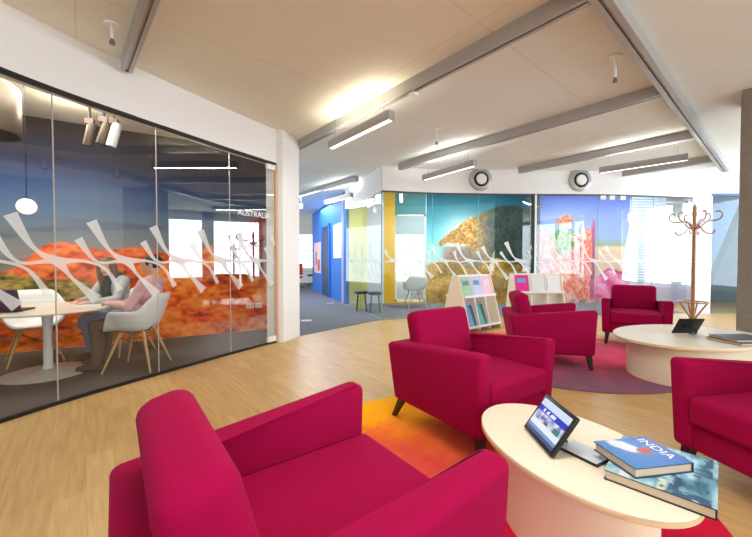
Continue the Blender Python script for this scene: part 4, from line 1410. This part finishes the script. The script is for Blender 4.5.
dk = empty('desk', (-3.45, 15.6, 0.006), 0.1, 'pale green topped desk at the end of the corridor', 'desk')
bm = new(); rbox(bm, -0.8, 0.8, -0.35, 0.35, 0.70, 0.73, 0.008, 2); fin('desktop', bm, mat('pale_green', srgb(190, 214, 130), 0.5), dk)
for sx in (-0.72, 0.72):
    for sy in (-0.28, 0.28):
        bm = new(); tube(bm, [(sx, sy, 0), (sx, sy, 0.70)], 0.025, 8); fin('leg', bm, M['darkmetal'], dk)
def office_chair(loc, rz, m, label):
    r = empty('office_chair', loc, rz, label, 'office chair', 'office chairs at the end of the corridor')
    bm = new(); rbox(bm, -0.24, 0.24, -0.23, 0.23, 0.44, 0.51, 0.03, 3); fin('seat', bm, m, r, smooth=50)
    bm = new(); rbox(bm, -0.23, 0.23, -0.27, -0.21, 0.58, 1.05, 0.028, 3); fin('backrest', bm, m, r, smooth=50)
    bm = new(); tube(bm, [(0, -0.24, 0.62), (0, -0.26, 0.47), (0, -0.1, 0.43)], 0.018, 8); fin('back_support', bm, M['darkmetal'], r)
    bm = new(); tube(bm, [(0, 0, 0.07), (0, 0, 0.44)], 0.025, 10); fin('column', bm, M['darkmetal'], r)
    for k in range(5):
        a = k * 2 * PI / 5
        bm = new(); tube(bm, [(0, 0, 0.09), (0.28 * math.cos(a), 0.28 * math.sin(a), 0.06)], 0.018, 8)
        lathe(bm, [(0.015, 0.0), (0.028, 0.015), (0.028, 0.035), (0.012, 0.06)], 10, (0.28 * math.cos(a), 0.28 * math.sin(a)))
        fin('foot', bm, M['darkmetal'], r)
    return r
office_chair((-3.35, 14.75, 0.006), 0.3, mat('red_fabric', srgb(214, 30, 40), 0.8), 'red office chair at the end of the corridor')
office_chair((-2.95, 16.6, 0.006), 2.6, mat('black_fabric', srgb(30, 30, 36), 0.8), 'black office chair behind the green desk at the end of the corridor')

# ------------------------------------------------------------------ white tub chairs
def make_tub(loc, rz, label):
    r = empty('tub_chair', loc, rz, label, 'chair', 'white tub chairs with wooden legs')
    nr, nt_ = 12, 48
    bm = new()
    rings = []
    ctr = bm.verts.new((0, 0.02, 0.425))
    for i in range(1, nr + 1):
        q = i / nr
        ring = []
        for k in range(nt_):
            th = 2 * PI * k / nt_
            cy = math.sin(th)        # +1 front, -1 back
            ex = 0.31 * math.copysign(abs(math.cos(th)) ** 0.8, math.cos(th))
            ey = 0.28 * math.copysign(abs(cy) ** 0.85, cy)
            back = sm(0.25, -0.75, np.float64(cy))
            front = sm(0.35, 0.9, np.float64(cy))
            rim = 0.215 * (1 - front) + 0.01 * front + 0.17 * float(sm(-0.35, -0.95, np.float64(cy)))
            rad = q ** 0.62
            z = 0.425 + rim * max(0, (q - 0.28) / 0.72) ** 1.7 + 0.012 * q
            if front > 0:
                z -= 0.012 * float(front) * q ** 3
            lean = 1 + 0.10 * max(0.0, q - 0.6) * float(back)
            ring.append(bm.verts.new((ex * rad, 0.02 + ey * rad * lean, z)))
        rings.append(ring)
    for k in range(nt_):
        bm.faces.new((ctr, rings[0][k], rings[0][(k + 1) % nt_]))
    for a, b in zip(rings[:-1], rings[1:]):
        for k in range(nt_):
            bm.faces.new((a[k], b[k], b[(k + 1) % nt_], a[(k + 1) % nt_]))
    o = fin('seat_shell', bm, M['whitepl'], r, smooth=60)
    md = o.modifiers.new('thick', 'SOLIDIFY'); md.thickness = 0.009; md.offset = 1
    for sx in (-1, 1):
        for sy in (-1, 1):
            bm = new(); tube(bm, [(sx * 0.11, 0.02 + sy * 0.11, 0.415), (sx * 0.235, 0.02 + sy * 0.235, 0.0)], 0.017, 10, r2=0.010); fin('leg', bm, M['wood'], r, smooth=50)
    bm = new()
    for sx in (-1, 1):
        tube(bm, [(sx * 0.13, 0.15, 0.35), (-sx * 0.20, -0.18, 0.12)], 0.004, 6); tube(bm, [(sx * 0.13, -0.11, 0.35), (-sx * 0.13, -0.11, 0.35)], 0.004, 6); tube(bm, [(sx * 0.13, 0.15, 0.35), (sx * 0.13, -0.11, 0.35)], 0.004, 6)
    fin('wire_brace', bm, M['darkmetal'], r)
    return r


FZ = 0.006
tub = make_tub((-2.60, 3.84, FZ), face_dir(-0.98, -0.12), 'white tub chair under the person in pink at the meeting table')
dup(tub, (-4.0, 4.08, FZ), face_dir(0.55, -0.5), 'empty white tub chair behind the left side of the meeting table')
dup(tub, (-3.22, 4.50, FZ), face_dir(-0.35, -0.93), 'white tub chair under the long-haired person facing the camera')
dup(tub, (0.98, 8.75, FZ), face_dir(-0.2, 0.98), 'white tub chair in the tree mural room behind the back glass')

# meeting table
r = empty('meeting_table', (-3.43, 3.64, FZ), 0, 'round white pedestal table inside the glass meeting room', 'table')
bm = new(); lathe(bm, [(0.50, 0.652), (0.575, 0.664), (0.58, 0.672), (0.575, 0.68)], 64); fin('tabletop', bm, mat('pale_tabletop', srgb(236, 228, 212), 0.35), r, smooth=40)
bm = new(); lathe(bm, [(0.045, 0.03), (0.04, 0.1), (0.036, 0.4), (0.05, 0.652)], 28); fin('column', bm, M['whitepl'], r, smooth=40)
bm = new(); lathe(bm, [(0.37, 0.0), (0.375, 0.008), (0.34, 0.018), (0.12, 0.03), (0.05, 0.05)], 56); fin('base', bm, mat('grey_white_base', srgb(206, 204, 200), 0.35), r, smooth=40)
# laptop
r = empty('laptop', (-3.62, 3.42, FZ + 0.68), face_dir(0.35, -0.9), 'dark open laptop on the meeting table', 'laptop')
bm = new(); rbox(bm, -0.17, 0.17, -0.12, 0.12, 0, 0.016, 0.005, 2); fin('keyboard_base', bm, mat('dark_plum_plastic', srgb(44, 26, 40), 0.4), r)
t = new(); rbox(t, -0.17, 0.17, -0.006, 0.006, 0, 0.22, 0.004, 2); bm = new(); merge(bm, t, Matrix.Translation((0, 0.125, 0.012)) @ Matrix.Rotation(math.radians(-18), 4, 'X')); fin('lid', bm, mat('plum_lid', srgb(72, 52, 82), 0.4), r)
# paper the woman holds on the table
o = empty('paper', (-3.15, 3.80, FZ + 0.6815), 0.4, 'white paper sheet on the meeting table in front of the seated people', 'paper')
bm = new(); box(bm, -0.105, 0.105, -0.148, 0.148, 0, 0.001); fin('sheet', bm, M['whitepl'], o)

# drum lamp, glowing globe and spotlights in the meeting room
r = empty('drum_lamp', (-3.72, 3.28, 2.38), 0, 'large brushed metal drum lamp cut off at the left edge', 'pendant lamp')
bm = new(); lathe(bm, [(0.30, 0.0), (0.31, 0.03), (0.31, 0.44), (0.29, 0.47), (0.05, 0.48)], 48, cap=False); fin('shade', bm, M['brass'], r, smooth=40)
bm = new(); tube(bm, [(0, 0, 0.40), (0, 0, CH - 2.38)], 0.012, 8); fin('rod', bm, M['darkmetal'], r)
r = empty('glowing_globe', (-3.62, 3.64, 1.74), 0, 'small glowing globe hanging inside the meeting room', 'pendant lamp')
bm = new(); bmesh.ops.create_uvsphere(bm, u_segments=24, v_segments=16, radius=0.08); fin('globe', bm, M['globe'], r, smooth=80)
bm = new(); tube(bm, [(0, 0, 0.08), (0, 0, CH - 1.74)], 0.004, 6); fin('cord', bm, M['darkmetal'], r)
for x, y, z, m, lab, rot in ((-3.24, 4.0, 2.60, M['brass'], 'brassy ceiling spotlight in the meeting room, left of the three', 12), (-3.08, 4.0, 2.62, M['brass'], 'brassy ceiling spotlight in the meeting room, middle of the three', 16), (-2.93, 3.95, 2.58, M['whitepl'], 'white tube spotlight on the meeting room ceiling, right of the three', 14)):
    r = empty('spotlight', (x, y, z), 0.4, lab, 'spotlight', 'meeting room spotlights')
    bm = new(); lathe(bm, [(0.045, -0.13), (0.048, -0.12), (0.048, 0.13), (0.03, 0.14)], 24); bm.transform(Matrix.Rotation(math.radians(rot), 4, 'Y')); fin('lamp_tube', bm, m, r, smooth=50)
    bm = new(); tube(bm, [(0, 0, 0.10), (0, 0, CH - z)], 0.014, 8); fin('stem', bm, M['darkmetal'], r)
    bm = new(); box(bm, -0.04, 0.04, -0.04, 0.04, 0.12, 0.18); fin('bracket', bm, mat('brown_metal', srgb(110, 84, 76), 0.4), r)
# the spotlights wash the meeting room ceiling
ld = bpy.data.lights.new('spotlight_wash', 'POINT'); ld.energy = 14; ld.color = (1.0, 0.82, 0.6); ld.shadow_soft_size = 0.12
lo = bpy.data.objects.new('spotlight_wash', ld); COL.objects.link(lo); lo.location = (-3.5, 4.05, 2.86)
# double wall sockets on the mural
for k, sx in enumerate((5.28, 5.42)):
    p = ma + mt * sx + mn * 0.0
    r = empty('wall_socket', (p[0], p[1], 0.42), math.atan2(mt[1], mt[0]), 'white wall socket on the orange mural, %s of the pair' % ('left' if k == 0 else 'right'), 'socket', 'wall sockets on the mural')
    bm = new(); box(bm, -0.055, 0.055, -0.012, 0.008, -0.04, 0.04); fin('plate', bm, M['whitepl'], r)
    bm = new()
    for dx in (-0.025, 0.025):
        box(bm, dx - 0.012, dx + 0.012, -0.014, -0.012, -0.02, 0.02)
    fin('switch', bm, M['metal'], r)

# small dark stools by the corridor glass
for x, y, lab in ((-0.34, 8.2, 'dark low stool behind the corridor glass, left of two'), (-0.02, 7.95, 'dark low stool behind the corridor glass, right of two')):
    r = empty('stool', (x, y, FZ), 0.3, lab, 'stool', 'stools behind the corridor glass')
    bm = new(); lathe(bm, [(0.15, 0.40), (0.17, 0.41), (0.17, 0.45), (0.15, 0.46)], 24); fin('seat', bm, M['darkmetal'], r, smooth=40)
    for k in range(4):
        a = k * PI / 2 + 0.5
        bm = new(); tube(bm, [(0.11 * math.cos(a), 0.11 * math.sin(a), 0.40), (0.16 * math.cos(a), 0.16 * math.sin(a), 0)], 0.014, 8); fin('leg', bm, M['darkmetal'], r)
# bin
r = empty('waste_bin', (10.55, 10.55, 0), 0, 'pale lavender bin beyond the glazed opening by the concrete column', 'bin')
bm = new(); lathe(bm, [(0.20, 0.0), (0.23, 0.66), (0.215, 0.66), (0.19, 0.02)], 28, cap=False); fin('bucket', bm, mat('lavender_plastic', srgb(190, 170, 214), 0.4), r, smooth=50)
bm = new(); lathe(bm, [(0.225, 0.65), (0.24, 0.655), (0.24, 0.675), (0.225, 0.68), (0.2, 0.675)], 28, cap=False); fin('rim', bm, mat('lilac_plastic', srgb(206, 150, 200), 0.4), r, smooth=50)


# ------------------------------------------------------------------ people
def remeshed(parts, voxel):
    """join (verts, faces) lists and fuse them into one skin"""
    me = bpy.data.meshes.new('tmp')
    V, Fc = [], []
    for v, f in parts:
        o_ = len(V)
        V += [tuple(x) for x in v]
        Fc += [[i + o_ for i in q] for q in f]
    me.from_pydata(V, [], Fc)
    o = bpy.data.objects.new('tmp', me)
    COL.objects.link(o)
    md = o.modifiers.new('r', 'REMESH'); md.mode = 'VOXEL'; md.voxel_size = voxel; md.adaptivity = 0
    sm_ = o.modifiers.new('s', 'SMOOTH'); sm_.factor = 0.5; sm_.iterations = 2
    bpy.context.view_layer.update()
    ev = o.evaluated_get(bpy.context.evaluated_depsgraph_get())
    m2 = bpy.data.meshes.new_from_object(ev)
    bpy.data.objects.remove(o)
    return m2


def limb(pts, rad, n=14):
    bm = new()
    P = spline(pts, 5)
    R_ = [float(x[0]) for x in spline([(r,) for r in rad], 5)]
    tube(bm, [tuple(p) for p in P], R_, n)
    for e in ((P[0], R_[0]), (P[-1], R_[-1])):
        bmesh.ops.create_uvsphere(bm, u_segments=12, v_segments=8, radius=e[1], matrix=Matrix.Translation(tuple(e[0])))
    bm.verts.index_update()
    v = [tuple(x.co) for x in bm.verts]; f = [[x.index for x in q.verts] for q in bm.faces]
    bm.free()
    return v, f


def ball(c, r, rot=None):
    bm = new()
    mt_ = Matrix.Translation(c) @ (rot or Matrix()) @ Matrix.Diagonal((*r, 1))
    bmesh.ops.create_uvsphere(bm, u_segments=24, v_segments=16, radius=1, matrix=mt_)
    bm.verts.index_update()
    v = [tuple(x.co) for x in bm.verts]; f = [[x.index for x in q.verts] for q in bm.faces]
    bm.free()
    return v, f


def hand(wrist, d, up, sgn):
    """palm, four bent fingers and a thumb; d points along the hand, up is the back of the hand"""
    w = Vector(wrist); d = Vector(d).normalized(); up = Vector(up); side = d.cross(up).normalized() * sgn; up = side.cross(d).normalized() * sgn
    if up.z < 0:
        up = -up
    out = [limb([tuple(w), tuple(w + d * 0.045), tuple(w + d * 0.085)], [0.022, 0.028, 0.026])]
    out.append(limb([tuple(w + d * 0.06 - side * 0.024), tuple(w + d * 0.07 + side * 0.024)], [0.017, 0.017]))
    for k, (o_, L) in enumerate(((-0.031, 0.062), (-0.011, 0.074), (0.011, 0.070), (0.030, 0.055))):
        b = w + d * (0.083 - 0.004 * abs(k - 1)) + side * o_
        out.append(limb([tuple(b), tuple(b + d * L * 0.5 + side * o_ * 0.12), tuple(b + d * L * 0.82 - up * L * 0.22), tuple(b + d * L * 0.95 - up * L * 0.50)], [0.0098, 0.0092, 0.0085, 0.0078], 8))
    b = w + d * 0.03 - side * 0.026
    out.append(limb([tuple(b), tuple(b + d * 0.03 - side * 0.022 - up * 0.008), tuple(b + d * 0.058 - side * 0.026 - up * 0.018)], [0.013, 0.011, 0.009], 8))
    return out


def seg_dist(P, a, b):
    a, b = np.array(a), np.array(b)
    t = np.clip(((P - a) @ (b - a)) / ((b - a) @ (b - a) + 1e-9), 0, 1)
    return np.linalg.norm(P - (a + t[:, None] * (b - a)), axis=1)


def person(loc, rz, label, lean, headturn, elbows, wrists, knees, ankles, top_m, leg_m, shoe_m, hair_m, hair_len, scarf=None, shx=0.175):
    r = empty('person', loc, rz, label, 'person')
    r.scale = (0.94, 0.94, 0.94)

    def U(p):    # lean the upper body forward about the hips
        x, y, z = p
        c, s_ = math.cos(lean), math.sin(lean)
        return (x, (z - 0.50) * s_ + y * c, 0.50 + (z - 0.50) * c - y * s_)
    parts = []
    pel, wai, che, nec = U((0, 0, 0.54)), U((0, 0.0, 0.70)), U((0, 0.01, 0.90)), U((0, 0.0, 1.05))
    parts.append(ball(pel, (0.165, 0.13, 0.11)))
    parts.append(ball(U((0, 0.0, 0.68)), (0.135, 0.10, 0.15)))
    parts.append(ball(U((0, 0.005, 0.88)), (0.165, 0.115, 0.17)))
    parts.append(limb([U((-shx + 0.02, 0, 1.0)), U((0, -0.005, 1.025)), U((shx - 0.02, 0, 1.0))], [0.055, 0.07, 0.055]))
    hd = U((0, 0.045, 1.205))
    parts.append(limb([U((0, -0.01, 1.0)), U((0, 0.01, 1.09)), tuple(Vector(hd) - Vector((0, 0.012, 0.06)))], [0.06, 0.05, 0.048]))
    H = Matrix.Translation(hd) @ Matrix.Rotation(headturn[0], 4, 'Z') @ Matrix.Rotation(headturn[1], 4, 'X')

    def hp(p):
        return tuple(H @ Vector(p))
    HR = H.to_3x3().to_4x4()
    parts += [ball(hp((0, -0.012, 0.025)), (0.074, 0.092, 0.088), HR), ball(hp((0, 0.018, -0.03)), (0.060, 0.068, 0.078), HR),
              ball(hp((0, 0.045, -0.085)), (0.030, 0.030, 0.024), HR)]
    parts.append(limb([hp((0, 0.088, 0.012)), hp((0, 0.105, -0.022))], [0.009, 0.014], 10))
    parts.append(ball(hp((0, 0.084, -0.056)), (0.024, 0.010, 0.009), HR))
    for sx in (-1, 1):
        parts.append(ball(hp((sx * 0.076, -0.005, -0.005)), (0.010, 0.020, 0.030), HR))
        parts.append(ball(hp((sx * 0.030, 0.076, 0.008)), (0.013, 0.010, 0.009), HR))
    arms = []
    for k, sx in ((0, -1), (1, 1)):
        sh = U((sx * shx, 0, 1.0)); el, wr = elbows[k], wrists[k]
        parts.append(limb([sh, el], [0.052, 0.040])); parts.append(limb([el, wr], [0.040, 0.026]))
        dd = Vector(wr) - Vector(el)
        parts += hand(wr, dd, (0, 0, 1), sx)
        arms.append((sh, el, wr))
    legs = []
    for k, sx in ((0, -1), (1, 1)):
        hp_ = (sx * 0.095, 0.02, 0.53); kn, an = knees[k], ankles[k]
        parts.append(limb([hp_, tuple((np.array(hp_) + np.array(kn)) / 2 + np.array((0, 0, 0.005))), kn], [0.092, 0.08, 0.060]))
        parts.append(limb([kn, tuple(np.array(kn) * 0.6 + np.array(an) * 0.4 + np.array((0, -0.015, 0))), an], [0.060, 0.055, 0.038]))
        parts.append(limb([(an[0], an[1] - 0.035, 0.045), (an[0] * 1.03, an[1] + 0.07, 0.036), (an[0] * 1.08, an[1] + 0.17, 0.030)], [0.040, 0.042, 0.030]))
        legs.append((hp_, kn, an))
    me = remeshed(parts, 0.0085)
    nv = len(me.vertices)
    P = np.zeros(nv * 3); me.vertices.foreach_get('co', P); P = P.reshape(-1, 3)
    N = np.zeros(nv * 3); me.vertices.foreach_get('normal', N); N = N.reshape(-1, 3)
    d_arm = np.min([np.minimum(seg_dist(P, a[0], a[1]), seg_dist(P, a[1], a[2])) for a in arms], 0)
    d_hand = np.min([np.linalg.norm(P - (np.array(a[2]) + (np.array(a[2]) - np.array(a[1])) / np.linalg.norm(np.array(a[2]) - np.array(a[1])) * 0.10), axis=1) for a in arms], 0)
    d_leg = np.min([np.minimum(seg_dist(P, l[0], l[1]), seg_dist(P, l[1], l[2])) for l in legs], 0)
    d_foot = np.min([seg_dist(P, (l[2][0], l[2][1] - 0.03, 0.04), (l[2][0], l[2][1] + 0.17, 0.03)) for l in legs], 0)
    d_tor = np.minimum(seg_dist(P, pel, che), seg_dist(P, arms[0][0], arms[1][0]))
    d_head = np.minimum(np.linalg.norm(P - np.array(hd), axis=1) * 0.8, seg_dist(P, nec, hd))
    foot = (d_foot < 0.055) & (P[:, 2] < 0.10)
    hand_ = d_hand < 0.098
    up_ = U((0, 0, 0.60))
    legz = (np.minimum(d_leg, 9) < np.minimum(d_tor, d_arm) + 0.02) & (P[:, 2] < 0.64) & ~foot & ~hand_ & (d_arm > 0.05)
    head = ((P - np.array(U((0, 0.0, 1.045)))) @ (np.array(U((0, 0, 1.2))) - np.array(U((0, 0, 1.0)))) > 0) & (d_arm > 0.07)
    topz = ~foot & ~hand_ & ~legz & ~head
    body = link('body', me, [M['skin']], r)
    me.shade_smooth()
    # face colours: lips and eyes
    Hi = np.array(H.inverted())
    Q = P @ Hi[:3, :3].T + Hi[:3, 3]
    eye = (np.abs(np.abs(Q[:, 0]) - 0.030) < 0.011) & (np.abs(Q[:, 2] - 0.008) < 0.0065) & (Q[:, 1] > 0.06)
    lip = (np.abs(Q[:, 0]) < 0.023) & (np.abs(Q[:, 2] + 0.056) < 0.009) & (Q[:, 1] > 0.07)
    brow = (np.abs(np.abs(Q[:, 0]) - 0.031) < 0.018) & (np.abs(Q[:, 2] - 0.027) < 0.005) & (Q[:, 1] > 0.05)
    me.materials.append(M['eye']); me.materials.append(M['lips'])
    for p in me.polygons:
        vi = list(p.vertices)
        if lip[vi].all():
            p.material_index = 2
        elif eye[vi].all() or brow[vi].all():
            p.material_index = 1
    faces = [tuple(p.vertices) for p in me.polygons]

    def garment(name, mask, grow, m):
        keep = [f for f in faces if sum(mask[i] for i in f) >= 2]
        used = sorted({i for f in keep for i in f})
        mp = {i: k for k, i in enumerate(used)}
        g = bpy.data.meshes.new(name)
        g.from_pydata([tuple(P[i] + N[i] * grow) for i in used], [], [[mp[i] for i in f] for f in keep])
        g.shade_smooth()
        o = link(name, g, m, r)
        s = o.modifiers.new('hem', 'SOLIDIFY'); s.thickness = grow * 0.8; s.offset = -1
        return o
    garment('top', topz, 0.013, top_m)
    garment('trousers', legz, 0.010, leg_m)
    garment('shoes', foot, 0.009, shoe_m)
    # hair: a cap over the skull plus a long fall where the hair is long
    hparts = [ball(hp((0, -0.022, 0.035)), (0.086, 0.098, 0.092), HR)]
    if hair_len > 0:
        for sx in (-1, 1):
            hparts.append(limb([hp((sx * 0.045, 0.035, 0.095)), hp((sx * 0.078, 0.02, 0.02)), hp((sx * 0.085, 0.025, -0.08)), hp((sx * 0.085, 0.03, -hair_len))], [0.026, 0.028, 0.034, 0.022]))
        hparts.append(limb([hp((0, -0.06, 0.05)), hp((0, -0.085, -0.08)), hp((0, -0.07, -hair_len))], [0.07, 0.07, 0.05]))
    hm = remeshed(hparts, 0.010)
    hv = np.zeros(len(hm.vertices) * 3); hm.vertices.foreach_get('co', hv); hv = hv.reshape(-1, 3)
    hq = hv @ Hi[:3, :3].T + Hi[:3, 3]
    # hairline: keep the face clear
    bmh = new(); bmh.from_mesh(hm); bmh.verts.ensure_lookup_table()
    kill = [v for v, q in zip(bmh.verts, hq) if q[1] > 0.052 and q[2] < 0.075 and abs(q[0]) < 0.056]
    bmesh.ops.delete(bmh, geom=kill, context='VERTS')
    bmh.to_mesh(hm); bmh.free()
    hm.shade_smooth(); hm.materials.clear()
    link('hair', hm, hair_m, r)
    if scarf:
        bm = new()
        a = U((0.0, 0.0, 1.06))
        tube(bm, [(a[0] + 0.085 * math.cos(x), a[1] + 0.075 * math.sin(x), a[2] - 0.02 * math.sin(x)) for x in np.linspace(0, 2 * PI, 24, endpoint=False)], 0.032, 10, closed=True)
        for sx in (-0.03, 0.03):
            tube(bm, [U((sx, 0.085, 1.03)), U((sx * 1.3, 0.145, 0.92)), U((sx * 1.5, 0.15, 0.74))], [0.03, 0.034, 0.026], 10)
        fin('scarf', bm, scarf, r, smooth=80)
    return r


hair1 = mat('light_brown_hair', srgb(112, 78, 54), 0.5, noise=0.3, nscale=60)
hair2 = mat('dark_hair', srgb(36, 28, 30), 0.5, noise=0.3, nscale=60)
person((-3.22, 4.47, FZ), face_dir(-0.30, -0.95), 'person with long brown hair and dark scarf, leaning over the meeting table', 0.26, (0.45, -0.25),
       [(-0.26, 0.30, 0.76), (0.25, 0.28, 0.74)], [(-0.14, 0.52, 0.74), (0.10, 0.50, 0.74)],
       [(-0.12, 0.44, 0.50), (0.11, 0.43, 0.50)], [(-0.13, 0.42, 0.085), (0.10, 0.36, 0.085)],
       mat('grey_knit', srgb(176, 180, 182), 0.85), mat('blue_denim', srgb(120, 138, 168), 0.85), mat('dark_shoe', srgb(40, 36, 40), 0.5), hair1, 0.27, mat('black_scarf', srgb(26, 24, 32), 0.85))
person((-2.56, 3.84, FZ), face_dir(-0.98, -0.12), 'person in a dusty pink top seated in the right tub chair, turned to the table', -0.20, (0.25, -0.1),
       [(-0.25, 0.02, 0.74), (0.25, 0.03, 0.74)], [(-0.13, 0.26, 0.76), (0.13, 0.27, 0.75)],
       [(-0.11, 0.45, 0.51), (0.11, 0.46, 0.51)], [(-0.12, 0.44, 0.085), (0.13, 0.52, 0.085)],
       mat('dusty_pink_knit', srgb(226, 176, 178), 0.85), mat('olive_brown_cloth', srgb(92, 76, 62), 0.85), mat('brown_shoe', srgb(60, 44, 38), 0.5), hair2, 0.0)
